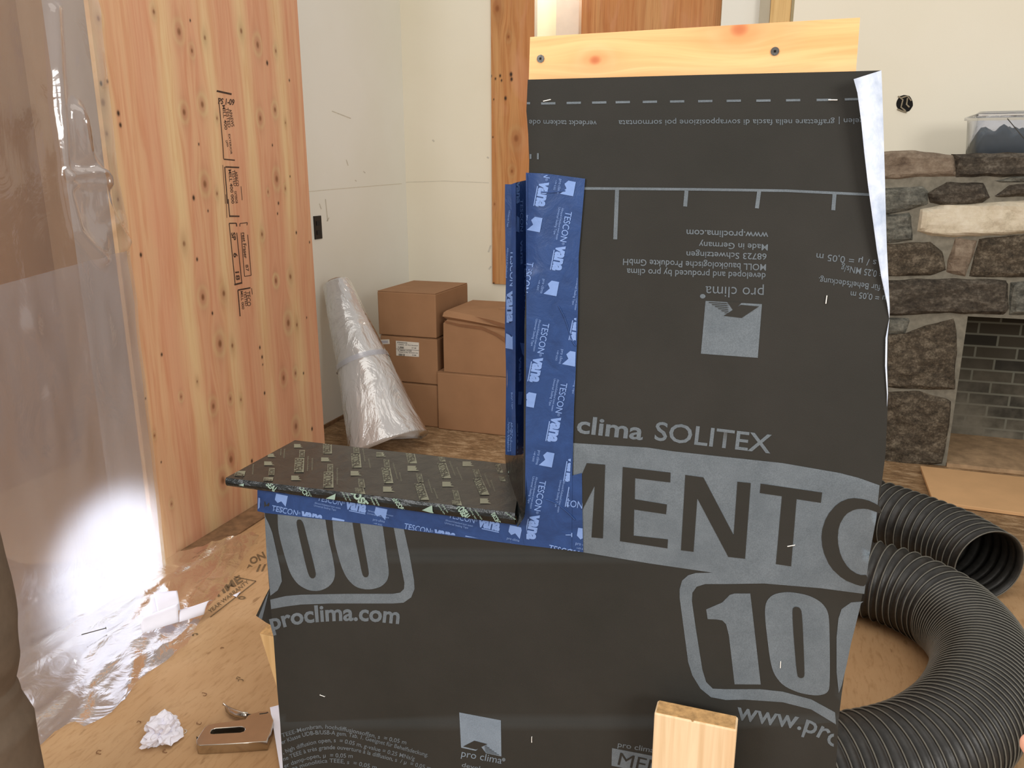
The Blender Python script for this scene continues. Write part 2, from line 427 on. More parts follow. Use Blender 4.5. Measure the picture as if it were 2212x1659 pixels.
def lay(mb, geo, surf, off=0.0008, m=0, step=None, clip=None):
    vs, fs = geo
    if step or clip: vs, fs = cut2d(vs, fs, step, clip)
    if not vs: return
    out = []
    for x, y in vs:
        p = surf(x, y); k = 1-off/max((p-CC).length, .01); out.append(CC+(p-CC)*k)
    # face the camera
    ff = []
    for f in fs:
        a, b, c = (vs[f[0]], vs[f[1]], vs[f[2]])
        cr = 0
        for i in range(len(f)): p, q = vs[f[i]], vs[f[(i+1) % len(f)]]; cr += p[0]*q[1]-q[0]*p[1]
        ff.append(tuple(reversed(f)) if cr > 0 else f)
    mb.add(out, ff, m)
def sm(pts, n=2):
    for _ in range(n):
        q = []
        for i in range(len(pts)):
            a, b = pts[i], pts[(i+1) % len(pts)]
            q += [(a[0]*.78+b[0]*.22, a[1]*.78+b[1]*.22), (a[0]*.22+b[0]*.78, a[1]*.22+b[1]*.78)]
        pts = q
    return pts
def line_geo(pts, w):
    V = []; Fc = []
    for i in range(len(pts)-1):
        a, b = pts[i], pts[i+1]; l = math.dist(a, b) or 1; nx, ny = -(b[1]-a[1])/l*w/2, (b[0]-a[0])/l*w/2
        k = len(V); V += [(a[0]+nx, a[1]+ny), (b[0]+nx, b[1]+ny), (b[0]-nx, b[1]-ny), (a[0]-nx, a[1]-ny)]; Fc.append((k, k+1, k+2, k+3))
    return V, Fc
def cr(origin, s, pts): return [(origin[0]+x/s, origin[1]+y/s) for x, y in pts]

# ============================================================ THE ROOM
XW = -2.50; XP = -2.18; YB = 5.06; YF = 4.35
b = MB(); b.box((-5.2, -1.5, -.08), (3.4, 5.6, 0)); tag(b.build('floor', M_floor), kind='structure')
b = MB(); b.box((XW-.12, 2.9, 0), (XW, YB+.12, 3.1)); tag(b.build('wall_left', M_wallL), kind='structure'); print('y1p', .5*(hx(637, 0, XP).y+hx(705, 950, XP).y))
# opening in the back wall
zo = hy(1065, 612, YB).z; xo0 = hy(1148, 60, YB).x; xo1 = hy(1712, 60, YB).x
b = MB(); b.box((XW-.12, YB, 0), (xo0, YB+.12, 3.1)); b.box((xo0, YB, 0), (xo1, YB+.12, zo)); b.box((xo1, YB, 0), (3.4, YB+.12, 3.1))
b.box((xo0, YB, 2.9), (xo1, YB+.12, 3.1))
tag(b.build('wall_back', M_wallB), kind='structure')
# stub wall the plywood sheet is fixed to
y0p = .5*(hx(183, 0, XP).y+hx(346, 1213, XP).y)
y1p = .5*(hx(637, 0, XP).y+hx(705, 950, XP).y)
b = MB(); b.box((XW, 3.2, 0), (XP-.02, y1p-.004, 3.1)) if y1p > 3.25 else None; b.box((hy(110, 150, y0p+.01).x, y0p+.01, 0), (XP-.02, min(3.2, y1p-.004), 3.1)); tag(b.build('wall_stub', simple('grey brown partition edge', (142, 130, 122), .8, .06, 5, 0)), kind='structure')
# seams and scuffs on the drywall
def on_left(x, y): return hx(x, y, XW)
def on_back(x, y): return hy(x, y, YB)
M_scuff = simple('grey scuff', (206, 200, 184), .8, .1, 60, 0)
M_seam = simple('drywall seam', (214, 207, 188), .8, .05, 30, 0)
b = MB()
lay(b, line_geo([(655, 415), (720, 409), (780, 404), (840, 399), (868, 397)], 1.6), on_left, m=0)
for p, q in (((717, 240), (758, 256)), ((703, 430), (708, 478)), ((690, 440), (694, 452)), ((748, 345), (752, 358)), ((785, 370), (789, 374)), ((767, 389), (770, 392)), ((706, 478), (711, 470))):
    lay(b, line_geo([p, q], 2.2), on_left, m=1)
tag(b.build('trim_1', [M_seam, M_scuff], fix=False), kind='structure')
b = MB()
lay(b, line_geo([(872, 394), (960, 391), (1056, 395)], 1.6), on_back, m=0)
for p, q in (((934, 302), (938, 306)), ((1052, 339), (1056, 342)), ((1055, 545), (1060, 530)), ((1056, 582), (1061, 575))):
    lay(b, line_geo([p, q], 3.5), on_back, m=1)
tag(b.build('trim_2', [M_seam, M_scuff], fix=False), kind='structure')
# dusty strip of subfloor at the foot of the plywood
b = MB(); b.box((XP+.002, 2.15, 0), (XP+.12, 3.3, .006)); tag(b.build('trim_3', M_soleplate), kind='structure')
b = MB(); b.box((XW+.001, 3.87, 0), (XW+.012, YB-.01, .02)); tag(b.build('baseboard_left', M_soleplate), kind='structure')
# room beyond the plastic sheet
b = MB(); b.box((-5.2, 3.0, 0), (XW-.06, 3.1, 3.1)); tag(b.build('wall_far', simple('plain brown board', (156, 116, 78), .8, .08, 4, 0)), kind='structure')  # evenly brown board wall
M_brownwall = simple('brown fibreboard', (164, 118, 72), .8, .12, 3, .05)
xe = -3.4
b = MB(); b.box((xe-.05, -1.4, 0), (xe, hx(128, 400, xe).y, 3.1)); tag(b.build('wall_side', M_brownwall), kind='structure')
# recess behind the opening
YR = YB+.42
b = MB(); b.box((xo0-.1, YR, zo-.1), (xo1+.1, YR+.05, 3.1)); b.box((xo0-.1, YB+.12, zo-.06), (xo1+.1, YR, zo)); tag(b.build('wall_recess', simple('bright plaster', (252, 244, 214), .7, .02, 6, 0)), kind='structure')
def board(name, mat, x0, x1, z0, z1, y0, y1, label, cat, group=None, bev=.002):
    b = MB(); b.box((x0, y0, z0), (x1, y1, z1)); return tag(b.build(name, mat, bevel=bev), label, cat, group)
xa = hy(1205, 40, YB+.3).x; xb = hy(1254, 40, YB+.3).x
board('window_post', simple('primed post', (226, 208, 190), .7, .06, 8, 0), xa, xb, zo, 2.95, YB+.26, YB+.34, 'pale primed post in the back opening between bright gap and plywood', 'post')
x0 = hy(1256, 40, YB+.22).x; x1 = hy(1556, 40, YB+.22).x
ply_panel('plywood_sheet', M_plyB, (x0, YB+.22, zo), (x1-x0, 0, 0), (0, 0, 2.95-zo), .018, 120, 120,
          [(.06, 2.15, .02), (.2, 2.2, .028), (.13, 2.06, .018), (.22, 2.02, .014), (.5, 2.3, .02), (.33, 2.4, .02), (.07, 1.2, .02), (.6, 1.4, .02)],
          [(.1, .03, .5), (.45, .08, .7), (.8, .05, .5)], seed=5)
ps = bpy.data.objects['plywood_sheet']; tag(ps, 'orange knotty plywood sheet closing the window opening behind the mock-up', 'plywood')
xs0 = hy(1641, 30, YB+.1).x; xs1 = hy(1664, 30, YB+.1).x; xs2 = hy(1708, 30, YB+.1).x
board('grey_post', simple('grey painted post', (182, 172, 150), .7, .06, 8, 0), xs0, xs1, zo, 2.95, YB+.06, YB+.14, 'narrow grey post beside the light stud in the back opening', 'post')
board('wall_stud', M_stud, xs1+.001, xs2, zo, 2.95, YB+.05, YB+.14, 'light pine stud at the right side of the back opening', 'stud')
xg0 = hy(1558, 30, YB+.12).x
board('white_panel', M_wallL, xg0, xs0-.002, zo, 2.95, YB+.13, YB+.16, 'white panel between the orange plywood and the grey post', 'panel')
# vertical plywood strip on the back wall
xj0 = hy(1062, 300, YB-.02).x; zb = hy(1066, 613, YB-.02).z
def pxk(lst, Y, x0, z0, org, s):
    r = []
    for x, y, rad in lst:
        p = hy(org[0]+x/s, org[1]+y/s, Y); r.append((p.x-x0, p.z-z0, rad/s*(p-CC).length/FPX*.9))
    return r
ply_panel('plywood_strip', M_plyB, (xj0, YB-.02, zb), (xo0-xj0+.02, 0, 0), (0, 0, 2.95-zb), .018, 70, 400,
          pxk([(1215, 50, 22), (1280, 213, 12), (1325, 800, 26), (1300, 990, 14), (1200, 1180, 8)], YB-.02, xj0, zb, (620, 0), 2.676),
          [(.05, .03, .8), (.15, .04, .5)], seed=8,
          blacks=pxk([(1180, 440, 5), (1205, 455, 5), (1232, 438, 6), (1240, 465, 5), (1295, 430, 9), (1298, 458, 8), (1263, 568, 8), (1195, 575, 4), (1190, 793, 4), (1195, 1640, 6)], YB-.02, xj0, zb, (620, 0), 2.676))
tag(bpy.data.objects['plywood_strip'], 'narrow vertical orange plywood strip on the cream back wall', 'plywood')

# ============================================================ BIG PLYWOOD SHEET
K1 = [(570,115,16),(890,75,14),(1035,190,22),(1185,225,14),(1110,300,14),(1395,185,16),(1490,265,20),(1595,300,12),(597,600,22),(1065,655,20),(1170,610,20),
      (1255,690,10),(1505,690,18),(1590,640,16),(1650,715,8),(1185,1070,24),(1255,1125,12),(1600,1040,22),(1650,1095,10),(1550,1115,8),(1515,1360,14),(1065,1415,18),(683,1160,12),(1595,1625,14),(1680,1605,16),(618,780,14)]
K1b = [(585,490,8),(622,478,6),(685,662,9),(697,730,8),(1120,1150,9),(1150,840,5),(1575,845,5),(1545,370,8),(1610,1180,6),(1605,1240,5),(1713,1350,6),(815,1480,8),(1140,1505,7),(1790,1405,5),(1673,470,5),(1100,125,5),(1203,1225,5),(1677,1025,4)]
K2 = [(1070,205,20),(1180,185,18),(1160,450,24),(1225,460,14),(1520,340,22),(1565,350,12),(1455,120,14),(1530,95,14),(1125,780,18),(1215,740,12),(1270,745,9),(1495,630,18),(1558,605,12),(1560,885,20),(815,935,8),(1218,1060,22),(1175,1170,26),(905,1295,9),(955,730,10),(1040,650,8)]
K2b = [(1120,290,6),(1370,470,6),(1382,520,6),(1395,710,6),(853,508,6),(1600,605,5),(1645,898,7),(768,740,4),(1385,560,4),(1328,1068,7),(1617,312,4),(850,1075,4),(1162,1470,4)]
y0p = .5*(hx(183, 0, XP).y+hx(346, 1213, XP).y)
y1p = .5*(hx(637, 0, XP).y+hx(705, 950, XP).y)
def plk(lst, org, s):
    r = []
    for x, y, rad in lst:
        p = hx(org[0]+x/s, org[1]+y/s, XP); r.append((p.y-y0p, p.z, rad/s*(p-CC).length/FPX*1.0))
    return r
def by(px): return hx(px, 300, XP).y-y0p
ply_panel('plywood_sheet', M_plyL, (XP, y0p, 0.004), (0, y1p-y0p, 0), (0, 0, 2.9), .018, 330, 760,
          plk(K1, (0, 0), 2.676)+plk(K2, (0, 560), 2.44),
          [(by(225), .05, .9), (by(372), .035, 1), (by(462), .035, .9), (by(540), .03, .9), (by(615), .035, .9), (by(650), .02, .2), (by(290), .03, .3), (by(420), .02, .25)],
          seed=21, blacks=plk(K1b, (0, 0), 2.676)+plk(K2b, (0, 560), 2.44))
bigply = [o for o in bpy.data.objects if o.name.startswith('plywood_sheet') and 'label' not in o][0]
tag(bigply, 'tall pink and yellow knotty plywood sheet with black grade stamps on the left wall', 'plywood')
# stamps on it (ink, part of the sheet)
def on_ply(x, y): return hx(x, y, XP)
b = MB()
def st_line(pts, w=2.0): lay(b, line_geo(pts, w), on_ply, .001)
def st_text(body, p, q, cap, bold=.012): lay(b, flat_text(body, [p, q], cap, bold), on_ply, .001)
o1 = (440, 180); s1 = 6.38
c = lambda *p: cr(o1, s1, p)
st_line(c((205, 200), (225, 400), (260, 800), (275, 1040)), 1.8); st_line(c((275, 1045), (430, 1060)), 2.6); st_line(c((180, 105), (385, 150)), 4.0)
st_line(c((290, 1150), (330, 1659)), 2.2); st_line(c((262, 1125), (300, 1659)), 1); st_line(c((300, 1152), (490, 1160)), 3.2)
st_line(c((515, 1420), (530, 1610)), 1.2)
st_text('PS 1-09', *c((200, 280), (420, 300)), 12, .03); st_text('MILL 400', *c((255, 300), (290, 640)), 6); st_text('TESTED', *c((300, 340), (335, 610)), 6)
st_text('APAEWS', *c((345, 360), (385, 600)), 6); st_text('EXTERIOR', *c((340, 700), (370, 980)), 4); st_text('DFPA', *c((300, 790), (322, 880)), 4)
st_text('MILL 400 000', *c((340, 1190), (385, 1659)), 6); st_text('TESTED', *c((385, 1200), (415, 1420)), 7); st_text('APACO', *c((430, 1215), (455, 1420)), 5); st_text('EXTERIOR', *c((420, 1490), (440, 1659)), 5)
o2 = (460, 420); s2 = 5.925
c = lambda *p: cr(o2, s2, p)
st_line(c((195, 60), (215, 290)), 2); st_line(c((165, 0), (180, 300)), 1); st_line(c((215, 278), (340, 280)), 3.2)
st_line(c((208, 370), (300, 368), (305, 410)), 2.4); st_line(c((208, 370), (285, 1150)), 1.8); st_line(c((305, 490), (370, 1130)), 1.8); st_line(c((275, 1155), (375, 1130)), 3.6)
st_line(c((345, 410), (345, 372), (440, 360), (435, 395)), 1.6); st_line(c((360, 490), (405, 1050)), 1.5); st_line(c((445, 515), (490, 1035), (405, 1050)), 1.5)
st_text('SP', *c((235, 490), (248, 590)), 8, .03); st_text('6', *c((262, 750), (268, 810)), 8, .03); st_text('18', *c((285, 990), (300, 1100)), 8, .02)
st_text('rest Fraser', *c((370, 490), (400, 820)), 7, .02); st_text('87', *c((415, 900), (425, 985)), 6, .01)
st_line(c((320, 1225), (480, 1195)), 3); st_line(c((320, 1225), (348, 1560)), 2.2); st_line(c((495, 1200), (505, 1280)), 1.2)
st_text('MILL 000', *c((352, 1240), (372, 1470)), 5); st_text('TESTED', *c((392, 1240), (415, 1430)), 5); st_text('TECO', *c((425, 1240), (440, 1430)), 8, .01)
b.build('grade_stamp', M_stamp, bigply, fix=False)

# outlet
e = hx(686, 490, XW); eo = empty('wall_outlet', e, 'black electrical outlet on the white wall beside the tall plywood', 'outlet')
b = MB(); pz = [hx(676, 467, XW), hx(692, 464, XW), hx(696, 515, XW), hx(680, 518, XW)]
ya, yb_ = pz[0].y, pz[1].y; za, zb2 = pz[2].z, pz[0].z
b.box((XW, ya, za), (XW+.006, yb_, zb2)); b.build('outlet_plate', M_outlet, eo, bevel=.002)
for k in (.28, .68):
    b = MB(); zc = za+(zb2-za)*k; yc = (ya+yb_)/2; b.box((XW+.006, yc-.017, zc-.012), (XW+.009, yc+.017, zc+.012)); b.build('socket', M_ink, eo, bevel=.003)

# ============================================================ PLASTIC SHEET ON THE LEFT
edge = [(200,0),(222,150),(246,380),(270,480),(276,560),(292,650),(312,850),(335,1060),(350,1212)]
epts = [hx(x, y, XP+.03) for x, y in edge]
def sheet_right(z):
    zs = [p.z for p in epts][::-1]; ys = [p.y for p in epts][::-1]; return float(np.interp(z, zs, ys))
ridge = [hx(x, y, XP+.03) for x, y in ((106, 20), (112, 150), (120, 240), (130, 330), (140, 420), (160, 500), (215, 560))]
ridge2 = [hx(x, y, XP+.03) for x, y in ((150, 240), (172, 330), (200, 380), (215, 440), (235, 480), (262, 520))]
ridge3 = [hx(x, y, XP+.03) for x, y in ((135, 380), (165, 375), (200, 370), (206, 400), (180, 395), (150, 400))]
blobs = [(hx(px_, py_, XP+.03), sy_, sz_, am_) for px_, py_, sy_, sz_, am_ in ((152,262,.025,.05,.022),(160,320,.03,.06,.025),(148,345,.02,.05,-.015),(192,385,.03,.03,.024),(172,400,.025,.02,-.016),(205,440,.02,.05,.022),(185,455,.02,.05,-.014),(228,490,.02,.03,.018),(215,520,.018,.03,.016),(255,475,.012,.02,.012),(262,535,.012,.02,.014),(60,700,.03,.05,.008),(100,870,.02,.10,.006),(205,20,.012,.04,.01),(212,150,.01,.05,.01))]
def dseg(py, pz, pts):
    best = 9; 
    for a, c in zip(pts[:-1], pts[1:]):
        ay, az, cy, cz = a.y, a.z, c.y, c.z; dy, dz = cy-ay, cz-az
        t = max(0, min(1, ((py-ay)*dy+(pz-az)*dz)/(dy*dy+dz*dz+1e-9))); d = math.hypot(py-ay-t*dy, pz-az-t*dz)
        best = min(best, d)
    return best
def catm_simple(P_, n):
    o = []
    for a, c_ in zip(P_[:-1], P_[1:]): o += [a.lerp(c_, k/n) for k in range(n)]
    return o+[P_[-1]]
def sheet(name, z0, z1, yl, nu, nv, xoff, mat, parent, topfn=None, amp=1.0):
    vs = []
    for j in range(nv):
        z = z0+(z1-z0)*j/(nv-1); yr = sheet_right(z)
        for i in range(nu):
            u = i/(nu-1); y = yl+(yr-yl)*u
            zz = z if topfn is None else z0+(topfn(y)-z0)*j/(nv-1)
            x = XP+xoff+.012*mnoise.noise(Vector((y*3, zz*1.2, 3)))*amp
            if z > .05:
                x += amp*(.022*math.exp(-(dseg(y, zz, ridge)/.018)**2)+.03*math.exp(-(dseg(y, zz, ridge2)/.02)**2)+.02*math.exp(-(dseg(y, zz, ridge3)/.012)**2))
            for (bp_, sy_, sz_, am_) in blobs: x += amp*am_*math.exp(-((y-bp_.y)/sy_)**2-((zz-bp_.z)/sz_)**2)
            x += .006*amp*mnoise.noise(Vector((y*16, zz*5, 7)))
            vs.append((x, y, zz))
    fs = [(j*nu+i, j*nu+i+1, (j+1)*nu+i+1, (j+1)*nu+i) for j in range(nv-1) for i in range(nu-1)]
    me = bpy.data.meshes.new(name); me.from_pydata(vs, [], fs)
    return link(name, me, mat, parent, True)
ps = empty('plastic_sheeting', (XP+.03, 1.9, 0), 'large clear polythene curtain hanging over the left opening and trailing on the floor', 'plastic sheet')
sheet('hanging_film', .004, 2.6, 1.05, 150, 300, .045, M_film, ps)
ya_, yb2 = hx(0, 615, XP+.03), hx(262, 545, XP+.03)
def topf(y): return ya_.z+(yb2.z-ya_.z)*(y-ya_.y)/(yb2.y-ya_.y)
sheet('lower_layer', .004, 1.2, 1.05, 60, 80, .03, M_film2, ps, topf, .8)
# film lying on the floor
fpoly = [(-60,1180),(60,1230),(200,1215),(346,1205),(420,1190),(490,1172),(545,1150),(560,1160),(520,1225),(490,1265),(455,1312),(430,1350),(405,1395),(360,1430),(322,1455),(296,1478),(272,1520),(240,1545),(205,1562),(182,1574),(165,1568),(120,1585),(75,1625),(20,1660),(-60,1680)]
fw_ = [hz(x, y) for x, y in fpoly]; P2 = [(p.x, p.y) for p in fw_]
vs, fs = cut2d(*tri_poly(P2), step=.014)
def crumple(x, y):
    a = mnoise.noise(Vector((x*9+y*4, y*3-x*2, 1.3))); bb = mnoise.noise(Vector((x*26+y*9, y*8, 5)))
    r = (1-abs(a)*2)**2*.012+(1-abs(bb)*2)**2*.003
    return .004+max(0, r)
b = MB(); b.add([(x, y, crumple(x, y)+.006*(x < XP+.13)) for x, y in vs], fs); b.build('floor_film', M_filmF, ps, smooth=True, fix=False)

# ============================================================ CARDBOARD BOXES AND FILM ROLL
YX = 4.08
def carton(name, x0, x1, y0, y1, z0, z1, label, dents=None, lid=True):
    e = empty(name, ((x0+x1)/2, (y0+y1)/2, z0), label, 'box', 'cartons stacked in the corner')
    b = MB(); n = 14
    b.box((x0, y0, z0+.001), (x1, y1, z1-.004)); body = b.build('carton_body', M_card, e, bevel=.006)
    b = MB(); ym = (y0+y1)/2
    b.box((x0+.002, y0+.002, z1-.0035), (x1-.002, ym-.001, z1-.0005)); b.box((x0+.002, ym+.001, z1-.0035), (x1-.002, y1-.002, z1-.0005)); b.build('top_flap', M_card, e)
    return e, body
xl = hy(816, 640, YX+.02).x; xr = hy(943, 700, YX+.02).x
zt = hy(880, 631, YX+.02).z; zm = hy(880, 727, YX+.02).z; zl = hy(900, 828, YX+.02).z
carton('cardboard_box', xl, xr-.004, YX+.02, YX+.48, 0, zl-.002, 'bottom brown carton behind the rolled film, under the labelled one')
e2, bd2 = carton('cardboard_box', xl+.004, xr, YX+.02, YX+.47, zl, zm-.002, 'brown carton with a white printed label, middle of the left stack')
carton('cardboard_box', xl-.002, xr-.002, YX+.018, YX+.50, zm, zt, 'plain brown carton on top of the left stack')
def on_box(x, y): return hy(x, y, YX+.02)
b = MB()
lay(b, tri_poly([(855, 736), (905, 740), (905, 771), (856, 768)]), on_box, .001, 0)
for t, p, q, cp in (('SITZFADE B-TEC', (858, 741), (880, 742.5), 2.6), ('10002 18 Pcs System', (861, 745), (903, 747.5), 1.6), ('1,000', (860, 752), (872, 753), 4), ('QTY 1000', (889, 752.5), (899, 753.3), 2), ('W 12004 40 1-19 CASE', (859, 757.5), (889, 759.5), 2.4), ('Total 3 Pcs System set', (861, 761), (903, 763.5), 1.6), ('00018', (861, 768), (874, 769), 4), ('W-1000', (890, 768), (899, 768.6), 2)):
    lay(b, flat_text(t, [p, q], cp, .02), on_box, .002, 1)
lay(b, line_geo([(855.5, 753.5), (905, 756.8)], .6), on_box, .002, 1)
b.build('printed_label', [M_label, M_ink], e2, fix=False)
b = MB(); lay(b, tri_poly([(815, 734), (841, 733), (842, 743), (815, 744)]), on_box, .001, 0); lay(b, tri_poly([(816, 736), (838, 735.5), (838, 741), (817, 742)]), on_box, .0016, 1)
b.build('shipping_sticker', [M_label, simple('grey print', (176, 172, 178), .7, .05, 50, 0)], e2, fix=False)
# right stack
xs = hy(945, 860, YX).x; xt = hy(957, 740, YX).x; xe2 = xs+.52
zj = hy(957, 803, YX).z
carton('cardboard_box', xs, xe2, YX, YX+.45, 0, zj-.002, 'large brown carton under the crushed one, right stack')
ztop = hy(1000, 678, YX).z; zcr = hy(1000, 706, YX).z
e = empty('cardboard_box', (xt+.2, YX+.2, zj), 'brown carton with a crushed creased top edge, upper right stack', 'box', 'cartons stacked in the corner')
prof = [(0, 0, 0), (0, 0, .45), (.002, 0, .8), (.018, .02, .86), (-.004, .002, .91), (0, .012, .97), (.012, .03, 1.0)]
b = MB(); nx = 12; ring = []
hh = hy(957, 672, YX).z-zj
for (inx, iny, t) in prof:
    row = []
    for side in range(4):
        for k in range(nx):
            s = k/nx
            X0, X1, Y0, Y1 = xt+inx, xt+.47-inx, YX+.006+iny, YX+.44-iny*.3
            p = [(X0+(X1-X0)*s, Y0), (X1, Y0+(Y1-Y0)*s), (X1-(X1-X0)*s, Y1), (X0, Y1-(Y1-Y0)*s)][side]
            sag = 0
            if t > .5: sag = -.07*(t-.5)*2*max(0, (p[0]-xt)/.47)**1.2*(1 if side == 0 else (.6 if side == 1 else 0))
            row.append((p[0], p[1], zj+hh*t+sag))
    ring.append(row)
N4 = 4*nx; V = [p for r in ring for p in r]
Fq = [(i*N4+k, i*N4+(k+1) % N4, (i+1)*N4+(k+1) % N4, (i+1)*N4+k) for i in range(len(ring)-1) for k in range(N4)]
top = ring[-1]; cz = sum(p[2] for p in top)/N4; cidx = len(V); V.append((xt+.235, YX+.25, cz+.008))
Fq += [((len(ring)-1)*N4+k, (len(ring)-1)*N4+(k+1) % N4, cidx) for k in range(N4)]+[tuple(range(N4-1, -1, -1))]
b.add(V, Fq); b.build('carton_body', M_card, e)
# creases
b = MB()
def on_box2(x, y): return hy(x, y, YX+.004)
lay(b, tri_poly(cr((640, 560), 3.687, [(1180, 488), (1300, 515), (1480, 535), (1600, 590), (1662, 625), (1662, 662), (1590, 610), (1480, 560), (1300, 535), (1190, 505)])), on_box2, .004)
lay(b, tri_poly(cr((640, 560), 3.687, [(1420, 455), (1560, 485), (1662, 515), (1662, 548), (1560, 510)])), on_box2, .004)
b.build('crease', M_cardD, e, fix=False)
# roll of polythene leaning in the corner
tc = hx(727, 612, XW+.11); bc = hz(842, 962, .03)
rtp = 29/FPX*(tc-CC).length; rbt = 88/FPX*(bc-CC).length
e = empty('film_roll', (bc.x, bc.y, 0), 'leaning cone-shaped roll of shiny white polythene beside the cartons', 'plastic roll')
ax = (tc-bc).normalized(); s1v = ax.orthogonal().normalized(); s2v = ax.cross(s1v)
b = MB(); n = 96; m = 90; V = []
for j in range(m):
    t = j/(m-1); c0 = bc.lerp(tc, t); r0 = rbt+(rtp-rbt)*(t**.92)
    if abs(t-.5) < .012: r0 *= .975
    for k in range(n):
        a = 2*math.pi*k/n
        r = r0*(1+.05*mnoise.noise(Vector((math.cos(a)*1.3, math.sin(a)*1.3, t*3)))+.02*mnoise.noise(Vector((math.cos(a)*5, math.sin(a)*5, t*7))))
        p = c0+(s1v*math.cos(a)+s2v*math.sin(a))*r
        if t < .15: p.z = max(p.z, .006)
        V.append(p)
Fq = [(j*n+k, j*n+(k+1) % n, (j+1)*n+(k+1) % n, (j+1)*n+k) for j in range(m-1) for k in range(n)]
b.add(V, Fq+[tuple((m-1)*n+k for k in range(n)), tuple(range(n-1, -1, -1))]); b.build('wound_film', M_filmR, e, smooth=True)
b = MB(); b.tube([tc-ax*.1, tc+ax*.012], rtp*.72, 24); b.build('cardboard_core', M_card, e)
b = MB(); V = []
for j, t in enumerate((.485, .5, .515)):
    c0 = bc.lerp(tc, t); r0 = (rbt+(rtp-rbt)*(t**.92))*1.03
    for k in range(n): a = 2*math.pi*k/n; V.append(c0+(s1v*math.cos(a)+s2v*math.sin(a))*r0)
b.add(V, [(j*n+k, j*n+(k+1) % n, (j+1)*n+(k+1) % n, (j+1)*n+k) for j in range(2) for k in range(n)]); b.build('wrap_band', M_film2, e, smooth=True)

# ============================================================ FIREPLACE
e = empty('stone_fireplace', (1.6, 4.6, 0), 'rough stone fireplace with a smoked brick firebox at the right', 'fireplace')
def on_fp(x, y): return hy(x, y, YF)
xo = on_fp(2060, 850).x; zc = on_fp(2080, 688).z; ztop_fp = on_fp(1990, 334).z; xl_fp = -.75
b = MB(); b.box((xl_fp, YF+.012, 0), (xo+.015, YB-.005, ztop_fp-.012)); b.box((xo+.015, YF+.012, zc+.01), (3.2, YB-.005, ztop_fp-.012)); b.box((xo+1.15, YF+.012, 0), (3.2, YB-.005, zc+.01))
b.build('mortar_backing', M_mortar, e)
b = MB(); b.box((xo+.016, YB-.16, 0), (xo+1.149, YB-.1, zc+.009)); b.build('firebox_brickwork', M_brick, e)
b = MB(); b.box((xo+.016, YF+.0, 0), (xo+1.149, YB-.161, .02)); b.build('hearth_floor', M_hearth, e)
def stone(poly, key, org, s, seed, out=.022):
    pts = cr(org, s, poly); pts = [on_fp(*p) for p in pts]
    P = [(p.x, p.z) for p in pts]; gx = sum(p[0] for p in P)/len(P); gz = sum(p[1] for p in P)/len(P)
    P = [(p[0]+(.007 if p[0] > gx else -.007)*(0 if p[0] > 1.1 or (p[0] > .55 and key == 'brown' and p[1] < .85) else 1), p[1]+(.007 if p[1] > gz else -.007)) for p in P]
    vs, fs = cut2d(*tri_poly(P), step=.018)
    def dist_edge(x, z):
        return min(abs_seg(x, z, P[i], P[(i+1) % len(P)]) for i in range(len(P)))
    V = []
    for x, z in vs:
        d = dist_edge(x, z); k = min(1, d/.022); h = out*(1-(1-k)**2)
        h += .012*mnoise.fractal(Vector((x*9, z*12, seed)), 1.0, 2.0, 4)*k
        jx = .006*mnoise.noise(Vector((x*14, z*14, seed+3))); jz = .006*mnoise.noise(Vector((x*14, z*14, seed+8)))
        V.append((x+jx, YF+.014-h, z+jz))
    mb = MB(); mb.add(V, fs); me = mb.mesh('stone', False)
    bm = bmesh.new(); bm.from_mesh(me); bmesh.ops.remove_doubles(bm, verts=bm.verts, dist=.0005)
    for f in bm.faces: f.normal_update()
    for f in list(bm.faces):
        if f.normal.y > 0: f.normal_flip()
    bnd = [ed for ed in bm.edges if ed.is_boundary]
    r = bmesh.ops.extrude_edge_only(bm, edges=bnd)
    for v in r['geom']:
        if isinstance(v, bmesh.types.BMVert): v.co.y = YF+.03
    bm.to_mesh(me); bm.free()
    return link('stone', me, M_st[key], e, False)
def abs_seg(x, z, a, b):
    dx, dz = b[0]-a[0], b[1]-a[1]; t = max(0, min(1, ((x-a[0])*dx+(z-a[1])*dz)/(dx*dx+dz*dz+1e-12)))
    return math.hypot(x-a[0]-t*dx, z-a[1]-t*dz)
OA = (1860, 150); SA = 3.253; OB = (1860, 600); SB = 3.19
